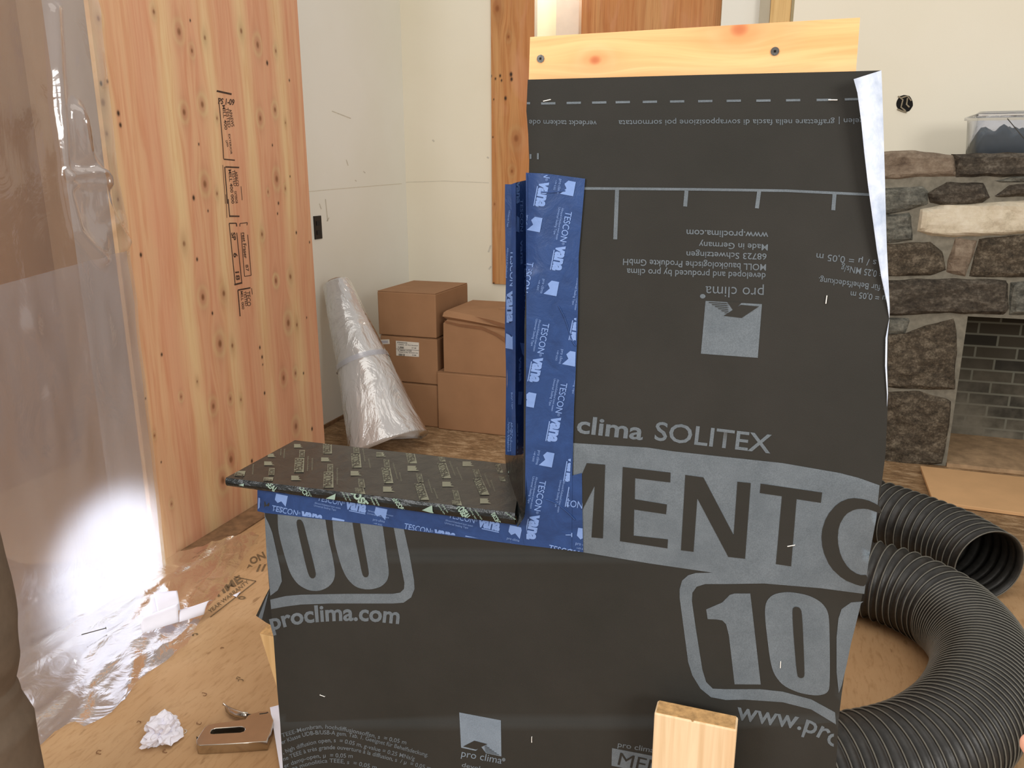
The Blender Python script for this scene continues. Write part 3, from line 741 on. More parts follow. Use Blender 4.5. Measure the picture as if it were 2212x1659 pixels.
ST = [([(100,590),(400,582),(640,612),(668,690),(668,742),(430,745),(100,768)],'tan',OA,SA),
 ([(650,606),(1400,590),(1400,740),(680,748),(668,640)],'dark',OA,SA),
 ([(100,845),(420,828),(468,870),(462,940),(330,985),(100,1020)],'grey',OA,SA),
 ([(480,880),(620,798),(850,812),(905,890),(850,930),(600,953),(500,930)],'dark',OA,SA),
 ([(950,880),(1060,825),(1400,800),(1400,880),(970,888)],'dark',OA,SA),
 ([(940,770),(1145,750),(1400,750),(1400,778),(1000,782)],'grey',OA,SA),
 ([(425,1000),(600,952),(900,945),(1400,915),(1400,1130),(850,1165),(690,1168),(500,1160),(405,1130)],'white',OA,SA),
 ([(100,1040),(350,1012),(358,1190),(230,1210),(100,1225)],'grey',OA,SA),
 ([(100,1240),(480,1218),(560,1290),(598,1400),(480,1440),(100,1452)],'brown',OA,SA),
 ([(680,1192),(810,1212),(790,1300),(720,1452),(612,1418),(622,1330)],'tan',OA,SA),
 ([(835,1200),(1145,1165),(1450,1150),(1450,1460),(770,1448),(805,1330)],'brown',OA,SA),
 ([(100,35),(400,18),(900,20),(1008,30),(1000,120),(1016,200),(980,245),(600,240),(100,258)],'dark',OB,SB),
 ([(1040,40),(1300,30),(1300,250),(1032,252)],'grey',OB,SB),
 ([(100,290),(330,282),(300,378),(100,390)],'grey',OB,SB),
 ([(100,410),(300,395),(450,335),(640,292),(668,430),(655,700),(650,765),(560,770),(100,748)],'brown',OB,SB),
 ([(80,800),(400,792),(600,852),(628,866),(600,1100),(565,1280),(350,1290),(60,1270)],'brown',OB,SB)]
for i, (p, k, o_, s_) in enumerate(ST):
    stone(p, k, o_, s_, i*3.1, .034 if k in ('white', 'dark') else .024)
# hidden stones behind the mock-up, roughly coursed
for r_ in range(5):
    z0 = .02+r_*.29
    for q in range(2):
        x0 = -.74+q*.52
        P = [(x0, z0), (x0+.5, z0+.01), (x0+.5, z0+.27), (x0, z0+.27)]
        mbb = MB(); mbb.box((x0, YF-.012, z0), (x0+.5, YF+.02, z0+.27)); 
        mbb.build('stone', M_st[['grey', 'brown', 'dark'][(r_+q) % 3]], e, bevel=.012)
for x0, x1, z0, z1, k_ in ((1.3,1.8,zc+.02,zc+.22,'dark'),(1.82,2.4,zc+.02,zc+.22,'brown'),(1.3,1.7,zc+.24,zc+.46,'brown'),(1.72,2.3,zc+.24,zc+.46,'grey'),(1.3,1.9,zc+.48,ztop_fp-.01,'dark'),(1.92,2.5,zc+.48,ztop_fp-.01,'tan'),(1.95,2.4,.02,.38,'brown'),(1.95,2.4,.4,zc,'dark'),(2.42,2.95,.02,.5,'grey'),(2.42,2.95,.52,1.1,'brown')):
    mbb = MB(); mbb.box((x0, YF-.01, z0), (x1, YF+.02, z1)); mbb.build('stone', M_st[k_], e, bevel=.012)
# hole in the wall
b = MB(); pts = []
hc = (1953, 224)
for k in range(26):
    a = 2*math.pi*k/26; r = (1+.13*mnoise.noise(Vector((math.cos(a)*2, math.sin(a)*2, 4))))
    pts.append((hc[0]+18*r*math.cos(a)+1, hc[1]+19*r*math.sin(a)))
lay(b, tri_poly(pts), on_back, .002)
ho = b.build('pipe_hole', M_dark, fix=False); tag(ho, 'ragged dark hole in the wall above the fireplace', 'hole')
b = MB()
for q in ([(1940, 208), (1950, 216), (1946, 232), (1956, 240)], [(1960, 212), (1958, 226), (1964, 232)], [(1938, 236), (1948, 240), (1958, 243)], [(1945, 212), (1960, 208), (1968, 218)]):
    b.tube([on_back(*p)-Vector((0, .006, 0)) for p in q], .004, 6)
b.build('torn_edge', simple('torn plaster', (150, 138, 116), .9, .3, 80, .3), ho)
# bin of gear on the ledge
e = empty('plastic_bin', hy(2170, 331, YF+.12), 'clear plastic storage bin with a blue-grey bag inside, on the stone ledge', 'bin')
def bp(x, y, d=0): return hy(x, y, YF+.06+d)
zb0 = ztop_fp; xb0 = bp(2108, 300).x; hb = bp(2140, 240).z-zb0; xb1 = xb0+.42
b = MB(); t = .004
def bring(x0, x1, y0, y1, z, r=.03):
    o = []
    for cx, cy, a0 in ((x1-r, y1-r, 0), (x0+r, y1-r, 90), (x0+r, y0+r, 180), (x1-r, y0+r, 270)):
        for k in range(5): a = math.radians(a0+k*22.5); o.append((cx+r*math.cos(a), cy+r*math.sin(a), z))
    return o
rg = [bring(xb0+.012, xb1-.012, YF+.07, YF+.36, zb0+.002), bring(xb0, xb1, YF+.06, YF+.37, zb0+hb*.86), bring(xb0-.012, xb1+.012, YF+.05, YF+.38, zb0+hb*.87), bring(xb0-.012, xb1+.012, YF+.05, YF+.38, zb0+hb*.94), bring(xb0+.004, xb1-.004, YF+.065, YF+.365, zb0+hb)]
V = [p for r in rg for p in r]; n = 20
b.add(V, [(i*n+k, i*n+(k+1) % n, (i+1)*n+(k+1) % n, (i+1)*n+k) for i in range(3) for k in range(n)]+[tuple(range(n-1, -1, -1))]); b.build('bin_body', M_bin, e, smooth=True)
b = MB(); b.add([p for r in rg[3:] for p in r], [(k, (k+1) % n, n+(k+1) % n, n+k) for k in range(n)]+[tuple(range(n, 2*n))]); b.build('bin_lid', M_bin, e)
b = MB(); b.tube([(xb0-.004, YF+.052, zb0+hb*.91), (xb1, YF+.052, zb0+hb*.91)], .003, 6); b.build('lid_rim', simple('white rim', (235, 232, 225), .3, .02, 9, 0), e)
b = MB(); V = []; n = 24; m = 14
for j in range(m):
    for i in range(n):
        u = i/(n-1); v = j/(m-1)
        x = xb0+.02+(xb1-xb0-.04)*u; y = YF+.085+.25*v
        V.append((x, y, zb0+.006+hb*.62*min(1, 8*min(u, 1-u)+.5)*min(1, 6*min(v, 1-v)+.75)*(.85+.35*mnoise.noise(Vector((x*22, y*20, 2))))))
k0 = len(V); V += [(p[0], p[1], zb0+.004) for p in V[:]]
Fq = [(j*n+i, j*n+i+1, (j+1)*n+i+1, (j+1)*n+i) for j in range(m-1) for i in range(n-1)]
rim = [i for i in range(n)]+[j*n+n-1 for j in range(1, m)]+[(m-1)*n+i for i in range(n-2, -1, -1)]+[j*n for j in range(m-2, 0, -1)]
Fq += [(rim[i], rim[(i+1) % len(rim)], rim[(i+1) % len(rim)]+k0, rim[i]+k0) for i in range(len(rim))]
b.add(V, Fq); o = b.build('packed_bag', simple('blue grey bag', (118, 136, 152), .4, .15, 12, .5), smooth=True); tag(o, 'blue-grey crumpled bag packed inside the clear bin', 'bag')
b = MB(); b.tube([bp(2176, 256, .001), bp(2226, 316, .001)], .002, 6); o = b.build('metal_rod', M_screw); tag(o, 'thin dark rod slanting inside the clear bin', 'rod')
# board on floor
e_ = MB(); q = [hz(1988, 1006, .02), hz(2016, 1083, .02), hz(2300, 1120, .02), hz(2300, 1040, .02)]
e_.prism([p-Vector((0, 0, .016)) for p in q], (0, 0, .016)); o = e_.build('floor_board', simple('tan hardboard', (214, 170, 122), .7, .06, 6, .05), bevel=.002)
tag(o, 'flat tan board lying on the floor in front of the firebox', 'board')

# ============================================================ DUCT HOSE
ctr = [(2142,1226),(2060,1174),(1960,1132),(1860,1098),(1720,1075),(1600,1090),(1570,1150),(1680,1205),(1780,1226),(1880,1250),(1970,1282),(2056,1332),(2112,1400),(2122,1472),(2085,1555),(2005,1622),(1905,1658),(1780,1676),(1640,1700)]
RZ = .132
W3 = [hz(x, y, RZ) for x, y in ctr]
def catmull(P, n):
    out = []
    for i in range(len(P)-1):
        p0 = P[max(i-1, 0)]; p1 = P[i]; p2 = P[i+1]; p3 = P[min(i+2, len(P)-1)]
        for k in range(n):
            t = k/n; out.append(.5*((2*p1)+(p2-p0)*t+(2*p0-5*p1+4*p2-p3)*t*t+(3*p1-p0-3*p2+p3)*t**3))
    return out+[P[-1]]
cp = catmull(W3, 40)
for _ in range(30): cp = [cp[0]]+[(cp[i-1]+cp[i]*2+cp[i+1])/4 for i in range(1, len(cp)-1)]+[cp[-1]]
S = [0.0]
for a, c in zip(cp[:-1], cp[1:]): S.append(S[-1]+(c-a).length)
LT = S[-1]
def at_s(s):
    i = min(max(int(np.searchsorted(S, s))-1, 0), len(cp)-2); t = (s-S[i])/max(S[i+1]-S[i], 1e-9)
    return cp[i].lerp(cp[i+1], min(max(t, 0), 1)), (cp[min(i+3, len(cp)-1)]-cp[max(i-2, 0)]).normalized()
# rib spacing along the hose (stretched at the ends, bunched in the bend)
def pitch(p):
    d = (p-hz(2090, 1400, RZ)).length
    d2 = p.y
    if d2 > 2.55 and p.x > .1: return .034
    return float(np.interp(d, [0, .25, .5, .8, 1.3], [.016, .017, .023, .034, .036]))
e = empty('duct_hose', (cp[0].x, cp[0].y, 0), 'black ribbed flexible duct hose curled on the floor behind the mock-up', 'hose')
s = .012; ribs = []
while s < LT-.01: ribs.append(s); s += pitch(at_s(s)[0])
seg = 56; V = []; rows = 0; ribV = MB()
def ring(s, r):
    c0, t = at_s(s); side = t.cross(Vector((0, 0, 1))).normalized(); upv = side.cross(t)
    flat = 1.0
    return [c0+(side*math.cos(2*math.pi*k/seg)+upv*math.sin(2*math.pi*k/seg)*flat)*r for k in range(seg)]
prev = 0
for i, s in enumerate(ribs):
    nx_ = ribs[i+1] if i+1 < len(ribs) else s+.02
    g = nx_-s; dep = min(.011, g*.42)
    for fr, dr in ((0, 0), (.18, -.35), (.5, -1), (.82, -.35)):
        V += ring(s+g*fr, RZ-.003+dr*dep); rows += 1
V += ring(ribs[-1]+.019, RZ-.003); rows += 1
b = MB(); b.add(V, [(j*seg+k, j*seg+(k+1) % seg, (j+1)*seg+(k+1) % seg, (j+1)*seg+k) for j in range(rows-1) for k in range(seg)])
o = b.build('duct_fabric', M_hose, e, smooth=True)
sm_ = o.modifiers.new('wall', 'SOLIDIFY'); sm_.thickness = .002; sm_.offset = -1
b = MB()
for s in ribs:
    r0 = ring(s, RZ-.002); c0, t = at_s(s)
    vv = []
    for k, p in enumerate(r0):
        rad = (p-c0).normalized()
        for q in range(5):
            a = 2*math.pi*q/5; vv.append(p+(rad*math.cos(a)+t*math.sin(a))*.0021)
    b.add(vv, [(k*5+q, k*5+(q+1) % 5, ((k+1) % seg)*5+(q+1) % 5, ((k+1) % seg)*5+q) for k in range(seg) for q in range(5)])
b.build('spiral_wire', M_wire, e, smooth=True)

# ============================================================ THE MOCK-UP
YM = 1.2
def bulge(x, z):
    v = .05*max(0, (-.86-x)/.09)**2 if z < .84 else 0
    v = min(v*.3, .015)
    v += min(.05, .035*max(0, (x-.0)/.13)**2*max(0, min(1, (1.0-z)/.2)))
    v += .012*math.exp(-((x+.40)/.02)**2)*(1 if z > 1.3 else 0)
    v += .004*mnoise.noise(Vector((x*5, z*4, 2.2)))+.0006*mnoise.noise(Vector((x*14, z*11, 5)))
    return v
def M_(x, y):
    Y = YM
    for _ in range(4): p = hy(x, y, Y); Y = YM+bulge(p.x, p.z)
    return hy(x, y, Y)
mk = empty('window_opening_mockup', (-.4, 1.25, 0), 'wall corner mock-up covered in dark printed membrane with blue tape round its sill and jamb', 'mock-up')
mem = MB(); ST_ = 20
mpoly = [(1140,172),(1500,162),(1842,154),(1904,152),(1909,300),(1914,500),(1921,660),(1918,760),(1919,850),(1913,980),(1904,1050),(1893,1120),(1878,1200),(1862,1290),(1845,1360),(1828,1430),(1818,1500),(1811,1560),(1806,1659),(1790,1850),(1770,2120),(690,2120),(640,1850),(611,1659),(605,1560),(598,1480),(591,1380),(583,1287),(576,1200),(571,1100),(571,1075),(820,1090),(1118,1130),(1130,1110),(1133,700),(1141,480),(1143,345),(1141,290),(1137,240)]
lay(mem, tri_poly(mpoly), M_, 0, 0, ST_)
def P(poly, m=1, off=.0006, clip=None): lay(mem, tri_poly(poly), M_, off, m, ST_, clip)
def PL(pts, wd, m=1, clip=None): lay(mem, line_geo(pts, wd), M_, .0006, m, ST_, clip)
def T(body, base, cap, bold=.008, m=1, clip=None, off=.0006): lay(mem, flat_text(body, base, cap, bold), M_, off, m, 40, clip)
O8 = (1200, 980); S8 = 2.443
q8 = lambda *p: cr(O8, S8, p)
# big grey band and rounded number box
G = [(1238,957)]+[(1400,967),(1454,975)]+q8((1200,50),(1500,102),(1600,128),(1710,167))+[(1893,1120),(1878,1200),(1867,1283)]+q8((1400,710),(1100,685),(900,688),(790,688),(745,702),(722,735),(720,780),(740,920),(775,1140),(795,1205),(830,1240),(900,1243),(1080,1243),(1200,1256),(1350,1297),(1475,1365))+[(1806,1565)]+q8((1350,1350),(1200,1312),(1000,1298),(900,1300),(820,1285),(765,1240),(722,1170),(700,1100),(655,760),(655,715),(668,670),(700,642),(740,630),(830,628),(500,580))+[(1259,1193),(1238,1190)]
P(G)
D = 0; DO = .0013
P(q8((165,50),(262,58),(250,447),(190,442),(207,168),(140,300),(100,380),(100,200)), D, DO)
P(q8((355,70),(607,100),(605,152),(420,130),(418,240),(588,268),(583,320),(415,295),(412,432),(593,452),(590,500),(340,462)), D, DO)
P(q8((685,112),(780,125),(940,430),(960,148),(1030,155),(1000,555),(912,545),(748,235),(728,518),(662,510)), D, DO)
P(q8((1083,158),(1407,205),(1400,260),(1272,240),(1243,595),(1163,583),(1195,225),(1078,208)), D, DO)
P(sm(q8((1720,290),(1698,268),(1640,242),(1560,232),(1490,260),(1430,330),(1402,420),(1410,510),(1450,600),(1520,665),(1600,697),(1636,700),(1650,640),(1600,640),(1545,605),(1505,540),(1488,460),(1495,380),(1530,320),(1580,293),(1640,290),(1690,306),(1720,320)),1), D, DO)
P(q8((795,822),(880,785),(920,745),(945,738),(1028,738),(1083,1218),(945,1217),(915,960),(900,900),(880,880),(850,875),(803,873)), 1)
P(sm(q8((1103,850),(1110,780),(1150,740),(1230,728),(1330,745),(1400,780),(1438,830),(1446,900),(1449,1230),(1432,1266),(1380,1278),(1290,1265),(1200,1225),(1150,1160),(1130,1080))), 1)
P(sm(q8((1247,825),(1262,806),(1290,812),(1302,845),(1315,1160),(1310,1182),(1290,1186),(1273,1170))), D, DO)
P(q8((1625,780),(1560,785),(1510,820),(1493,870),(1483,970),(1483,1150),(1495,1265),(1510,1225),(1535,1120),(1560,1000),(1590,880),(1612,790)), 1)
T('clima', [(1245,934),(1388,950)], 36, .022); T('SOLITEX', [(1413,950),(1520,962),(1664,979)], 39, .012)
T('www.pro', [(1589,1553),(1665,1566),(1725,1574),(1765,1590),(1808,1618)], 38, .014, clip=[(1580,1500),(1802,1560),(1800,1659),(1580,1640)])
# left number box
O7 = (550, 1110); S7 = 3.0215
q7 = lambda *p: cr(O7, S7, p)
P([(571,1100),(573,1116),(580,1130),(588,1150),(597,1190),(606,1232),(609,1256),(600,1275),(584,1287),(576,1200)])
P(sm(q7((152,-80),(150,90),(175,200),(200,290),(232,390),(280,460),(350,500),(420,505),(480,480),(515,440),(527,390),(510,280),(478,150),(445,-80))))
P(sm(q7((277,38),(300,36),(318,60),(345,170),(400,385),(396,412),(378,424),(358,412),(340,360),(272,70))), D, DO)
P(sm(q7((500,-80),(515,160),(560,330),(600,420),(660,480),(740,497),(820,480),(865,440),(878,385),(865,290),(815,-80))))
P(sm(q7((620,-60),(665,-60),(722,250),(746,385),(740,410),(720,416),(703,400),(680,280),(655,160))), D, DO)
P(q7((895,20),(965,60),(1010,260),(1040,430),(1044,490),(1022,545),(972,580),(900,585),(500,585),(300,592),(200,605),(108,622),(102,560),(200,537),(300,528),(600,522),(900,522),(950,514),(975,490),(978,450),(940,260)))
T('proclima.com', [(587,1361),(640,1347),(715,1340),(790,1340),(862,1347)], 34, .026)
# top dashes and upside-down lines
for x, y in ((90,587),(168,588),(313,585),(458,583),(592,581),(746,579),(901,577),(1061,575),(1223,573),(1392,572),(1561,570),(1735,568),(1895,564)):
    X, Y = 1120+x/2.633, y/2.633
    if x < 100: PL([(1138, Y), (1145, Y)], 4.5)
    else: PL([(X-15, Y+.3), (X+16, Y-.3)], 4.8)
T('verdeckt tackern ode', [(1289,261),(1143,259)], 11.5, .006); T('graffettare nella fascia di sovrapposizione poi sormontata', [(1803,258),(1570,258),(1336,260)], 12, .004)
T('gelen |', [(1866,256),(1812,256)], 12, .004); T('1', [(1164,331),(1160,331)], 13); T('1', [(1148,333),(1144,333)], 10)
PL([(1262,407),(1500,409),(1700,412),(1890,421)], 5.5)
for p in ([(1333,410),(1329,517)], [(1483,412),(1480,446)], [(1640,412),(1635,450)], [(1803,416),(1800,454)]): PL(p, 8.5)
for t, p, q, cp_, bo in (('www.proclima.com', (1660,502), (1483,496), 14, .014), ('Made in Germany', (1659,528), (1510,522), 13, .01), ('68723 Schwetzingen', (1656,548), (1483,543), 13, .01),
        ('MOLL bau\u00f6kologische Produkte GmbH', (1655,571), (1346,559), 13.5, .01), ('developed and produced by pro clima', (1654,590), (1354,580), 13.5, .01),
        ('pro clima', (1650,622), (1524,618), 23, -.004), (', s / \u00b5 = 0,05 m', (1905,563), (1764,547), 14, .006), ('= 0,25 MNs/g', (1909,587), (1818,572), 14, .006),
        ('t f\u00fcr Behelfsdeckung.', (1913,617), (1769,599), 13, .006), ('\u00b5 = 0,05 m', (1914,639), (1838,629), 13, .006)):
    T(t, [p, q], cp_, bo)
def logo(quad, m=1, dm=0):
    """quad: TL, TR, BR, BL as the sign itself is upright"""
    def at(u, v):
        (ax, ay), (bx, by_), (cx, cy), (dx, dy) = quad
        return ((1-u)*(1-v)*ax+u*(1-v)*bx+u*v*cx+(1-u)*v*dx, (1-u)*(1-v)*ay+u*(1-v)*by_+u*v*cy+(1-u)*v*dy)
    P([at(0,0), at(1,0), at(1,1), at(.62,.93), at(.49,.81), at(.37,.965), at(0,.955)], m) if False else P([at(0,0), at(1,0), at(1,1), at(.0,1)], m)
    P([at(.34,.72), at(.66,.74), at(.37,.965), at(.05,.955)], dm, .0012)
    P([at(.49,.84), at(.62,1.01), at(.36,1.01)], dm, .0012)
    for k in range(6):
        v = .79+.035*k
        P([at(.575+.0*k-.0, v) if k > 0 else at(.62, v), at(.64+.058*k, v), at(.655+.058*k, v+.016), at(.58+.012*k, v+.016)], dm, .0012)
logo([(1637,773),(1514,764),(1524,650),(1646,657)])
P([(1518+6*math.cos(a*.52), 640+5*math.sin(a*.52)) for a in range(12)], 1)
logo([(992,1539),(1082,1556),(1083,1634),(996,1615)], 2)
P([(1088+4*math.cos(a*.52), 1641+4*math.sin(a*.52)) for a in range(12)], 1)
T('pro clima', [(996,1634),(1083,1650)], 15, -.002, 2); T('developed', [(997,1656),(1075,1672)], 9, .01)
for t, pts in (('TEEE-Membran, hochdiffusionsoffen, s  = 0,05 m', [(610,1593),(665,1576),(703,1572),(770,1584),(827,1598),(877,1608)]),
        ('er Klasse UDB-B/USB-A gem. Tab. 1. Geeignet f\u00fcr Behelfsdeckung.', [(609,1608),(656,1590),(698,1585),(751,1590),(808,1603),(924,1635)]),
        (', high diffusion open, s  = 0.05 m, g-value = 0.25 MNs/g', [(612,1629),(637,1619),(684,1605),(728,1602),(779,1613),(836,1628),(895,1643)]),
        ('ne TEEE \u00e0 tr\u00e8s grande ouverture \u00e0 la diffusion, s  / \u00b5  = 0,05 m', [(613,1644),(665,1624),(713,1617),(760,1621),(827,1638),(876,1651),(930,1664)]),
        ('er damp-open, \u00b5  = 0,05 m', [(615,1659),(656,1643),(694,1635),(762,1637)]),
        ('na monolitica TEEE, s  = 0,05 m', [(632,1664),(675,1651),(713,1646),(760,1651),(813,1662)])):
    T(t, pts, 8.6, .008)
T('pro clima SOLITEX', [(1334,1613),(1500,1641)], 11, .008)
P([(1322,1616),(1510,1652),(1508,1692),(1321,1654)]); T('MENTO', [(1334,1652),(1500,1690)], 27, -.002, 0, off=.0013)
b = mem.build('printed_membrane', [M_mem, M_print, M_printB], mk, smooth=True, fix=False)
memo = b
# folded-over right edge showing the pale underside
fo = [(1904,152),(1906,200),(1908,260),(1910,330),(1912,400),(1914,480),(1916,540),(1919,600),(1922,665),(1921,690),(1917,730),(1916,790),(1918,850),(1916,880)]
fi = [(1844,171),(1852,200),(1860,260),(1867,330),(1875,400),(1886,480),(1894,540),(1904,600),(1916,655),(1921,688),(1913,730),(1912,790),(1916,850),(1916,880)]
b = MB(); V = []; K = 7
for (ox, oy), (ix, iy) in zip(fo, fi):
    wdt = abs(ox-ix)/60
    for k in range(K):
        u = k/(K-1); p = M_(ox+(ix-ox)*u, oy+(iy-oy)*u); d = .0015+.028*wdt*math.sin(math.pi*min(.62, u*.62))
        V.append(CC+(p-CC)*(1-d/(p-CC).length))
b.add(V, [(j*K+k, (j+1)*K+k, (j+1)*K+k+1, j*K+k+1) for j in range(len(fo)-1) for k in range(K-1)])
o = b.build('folded_edge', M_fleece, mk, smooth=True, fix=False); o['label'] = 'pale fleece underside of the folded membrane edge'
# dark fold poking out on the left
b = MB()
f3 = [(593,1250),(572,1290),(553,1330),(575,1345),(596,1356),(604,1330)]
b.prism([hy(x, y, 1.262) for x, y in f3], (0, .001, 0)); lay(b, tri_poly([(593,1252),(582,1274),(566,1338),(558,1334),(575,1290)]), lambda x, y: hy(x, y, 1.262), .0008, 1)
b.build('membrane_flap', [M_mem, M_print], mk)
# plywood backing and studs
bl = [(1150,180),(1890,168),(1893,600),(1895,900),(1868,1150),(1830,1300),(1800,1450),(1790,1659),(1760,2050),(700,2050),(640,1659),(612,1400),(600,1150),(600,1085),(820,1102),(1135,1145),(1150,700)]
b = MB(); b.prism([hy(x, y, 1.275) for x, y in bl], (0, .015, 0)); b.build('plywood_backing', M_stud, mk)
for x in (-.84, -.36, .0):
    zt_ = .82 if x < -.5 else 1.4
    b = MB(); b.box((x, 1.291, .0), (x+.038, 1.38, zt_)); b.build('stud', M_stud, mk, bevel=.002)
b = MB(); b.box((-.84, 1.275, 0), (.04, 1.42, .038)); b.build('bottom_plate', M_stud, mk)
# top board
tb = [(1145,80),(1858,38),(1848,166),(1142,182)]
q = [hy(x, y, 1.212) for x, y in tb]
def tbo(u, v):
    a = q[3].lerp(q[2], u); c_ = q[0].lerp(q[1], u); return a.lerp(c_, v)
ply_panel('top_board', M_plyT, q[3], q[2]-q[3], q[0]-q[3], .04, 160, 40, [(.30*1.0, .06, .014), (.45, .10, .012), (.1, .03, .01)], [(.02, .015, .8), (.07, .015, .7)], mk, along='u', seed=31, outline=tbo)
tbobj = bpy.data.objects['top_board']
for sx, sy in ((1168,127),(1674,111)):
    c0 = hy(sx, sy, 1.212); b = MB()
    b.tube([c0+Vector((0, -.0015, 0)), c0+Vector((0, .004, 0))], .0055, 16); b.tube([c0+Vector((0, -.0018, 0)), c0+Vector((0, -.0012, 0))], .0022, 4, 1)
    b.build('screw', [M_screw, M_dark], tbobj)
# staples
for x, y, a in ((1182,217,-10),(1799,216,2),(1785,647,92),(697,1502,8),(1149,1597,90),(1709,1178,-20),(1686,1435,88),(1155,121,0)):
    if y < 130: continue
    c0 = M_(x, y); a = math.radians(a); d = Vector((math.cos(a), 0, -math.sin(a)))*.0055
    c0 = c0+Vector((0, -.0016, 0)); b = MB(); b.tube([c0-d+Vector((0, .003, 0)), c0-d, c0+d, c0+d+Vector((0, .003, 0))], .0007, 6)
    b.build('staple', simple('bright staple', (240, 238, 232), .3, .02, 10, 0) if 'bright staple' not in bpy.data.materials else bpy.data.materials['bright staple'], memo)
# sill board wrapped in black tape
YS = 1.183
FL = hy(488,1032,YS); FR = hy(1112,1108,YS); BL = hz(637,951,FL.z); BR = hz(1130,1006,FR.z)
FLb = hy(490,1049,YS); FRb = hy(1116,1134,YS)
dz = FL.z-FLb.z
b = MB()
def sill_top(x, y):
    d = ray(x, y); n = (FR-FL).cross(BL-FL).normalized(); t = (FL-CC).dot(n)/d.dot(n); return CC+d*t+Vector((0, 0, .0011))
def bilin(a, b_, c, d, u, v): return a.lerp(b_, u).lerp(d.lerp(c, u), v)
NU, NV = 60, 22; V = []
for j in range(NV):
    for i in range(NU):
        u = i/(NU-1); v = j/(NV-1); p = bilin(FL, FR, BR, BL, u, v); p = p+Vector((0, 0, .0005*mnoise.noise(Vector((p.x*20, p.y*14, 1)))+.0003*mnoise.noise(Vector((p.x*60, p.y*40, 3)))))
        V.append(p)
Ft = [(j*NU+i, j*NU+i+1, (j+1)*NU+i+1, (j+1)*NU+i) for j in range(NV-1) for i in range(NU-1)]
b.add(V, Ft, 0)
fr = []
for i in range(NU):
    u = i/(NU-1); tp = FL.lerp(FR, u); bt = FLb.lerp(FRb, u)
    for k in range(5):
        v = k/4; p = tp.lerp(bt, v); p.y += -.004*math.sin(math.pi*v)+.0015*mnoise.noise(Vector((p.x*40, v*2, 1))); fr.append(p)
b.add(fr, [(i*5+k, i*5+k+1, (i+1)*5+k+1, (i+1)*5+k) for i in range(NU-1) for k in range(4)], 1)
BLb = BL-Vector((0, 0, dz)); BRb = BR-Vector((0, 0, dz))
b.add([FL, FLb, BLb, BL], [(0, 1, 2, 3)], 1); b.add([BL, BLb, BRb, BR], [(0, 1, 2, 3)], 1); b.add([FLb, FRb, BRb, BLb], [(0, 1, 2, 3)], 1); b.add([FR, FRb, BRb, BR], [(0, 1, 2, 3)], 1)
# pattern on the top: rows of EXTOSEAL ENCORS with logo flags
def SL(geo, m=2, clip=None, off=0): lay(b, geo, sill_top, off, m, 40, clip)
topclip = [(488,1033),(637,952),(1092,1004),(1098,1060),(1112,1107)]
O6 = (480, 930); S6 = 2.765
cols = [((435,85),(488,110)), ]
O6b = (480, 940); S6b = 6.506; O7b = (800, 960); S7b = 5.821
def flag(x, y, w_, h_, org, s, m=2):
    pts = cr(org, s, [(x, y), (x+w_*.72, y+2), (x+w_*.66, y+h_*.3), (x+w_*.82, y+h_*.45), (x+w_*.7, y+h_*.7), (x+w_, y+h_), (x, y+h_)]); SL(tri_poly(pts), m, topclip)
for x, y, w_, h_ in ((1010,130,130,52),(590,375,150,55),(970,575,150,65),(1390,320,150,55),(1805,510,160,65),(2165,255,110,50),(640,265,120,50)): flag(x, y, w_, h_, O6b, S6b)
for x, y, w_, h_ in ((75,105,130,55),(160,535,150,68),(468,275,150,65),(905,475,150,62),(1160,220,150,60),(1380,685,140,65)): flag(x, y, w_, h_, O7b, S7b)
def colbar(x0, y0, x1, y1, wt, wb, org, s, word):
    """word set along the depth of the sill, baseline on the left side, reading towards the front"""
    a, c_ = cr(org, s, [(x0, y0), (x1, y1)])
    SL(tri_poly([a, (a[0]+wt/s, a[1]), (c_[0]+wb/s, c_[1]), c_]), 2, topclip)
    lay(b, flat_text(word, [(a[0]+1, a[1]+1), (c_[0]+1, c_[1]-1)], (wt+wb)/2/s*.8, .01), sill_top, .0022, 0, None, topclip)
for x0, y0, x1, y1, wt, wb in ((1085,215,1080,320,80,75),(1025,328,1010,528,130,135),(1418,125,1418,265,120,125),(1480,415,1478,520,78,80),(1430,522,1420,745,130,145),(1845,165,1848,260,78,80),(1810,268,1828,462,130,130),(1910,620,1925,745,80,85),(1865,750,1885,840,120,130),(660,470,650,570,80,80),(585,600,578,650,135,130),(190,510,170,580,140,140)):
    colbar(x0, y0, x1, y1, wt, wb, O6b, S6b, 'ENCORS' if wt < 100 else 'EXTOSEAL')
for x0, y0, x1, y1, wt, wb in ((165,195,180,295,70,65),(140,300,175,495,110,115),(440,95,478,245,110,110),(575,375,600,485,68,70),(555,495,620,705,110,120),(850,140,880,222,68,68),(840,240,905,432,110,110),(1030,580,1060,705,70,72),(1025,712,1040,780,110,115),(1285,318,1325,425,75,75),(1290,432,1380,640,110,118),(1535,215,1610,362,115,115),(1615,410,1640,470,90,80)):
    colbar(x0, y0, x1, y1, wt, wb, O7b, S7b, 'ENCORS' if wt < 100 else 'EXTOSEAL')
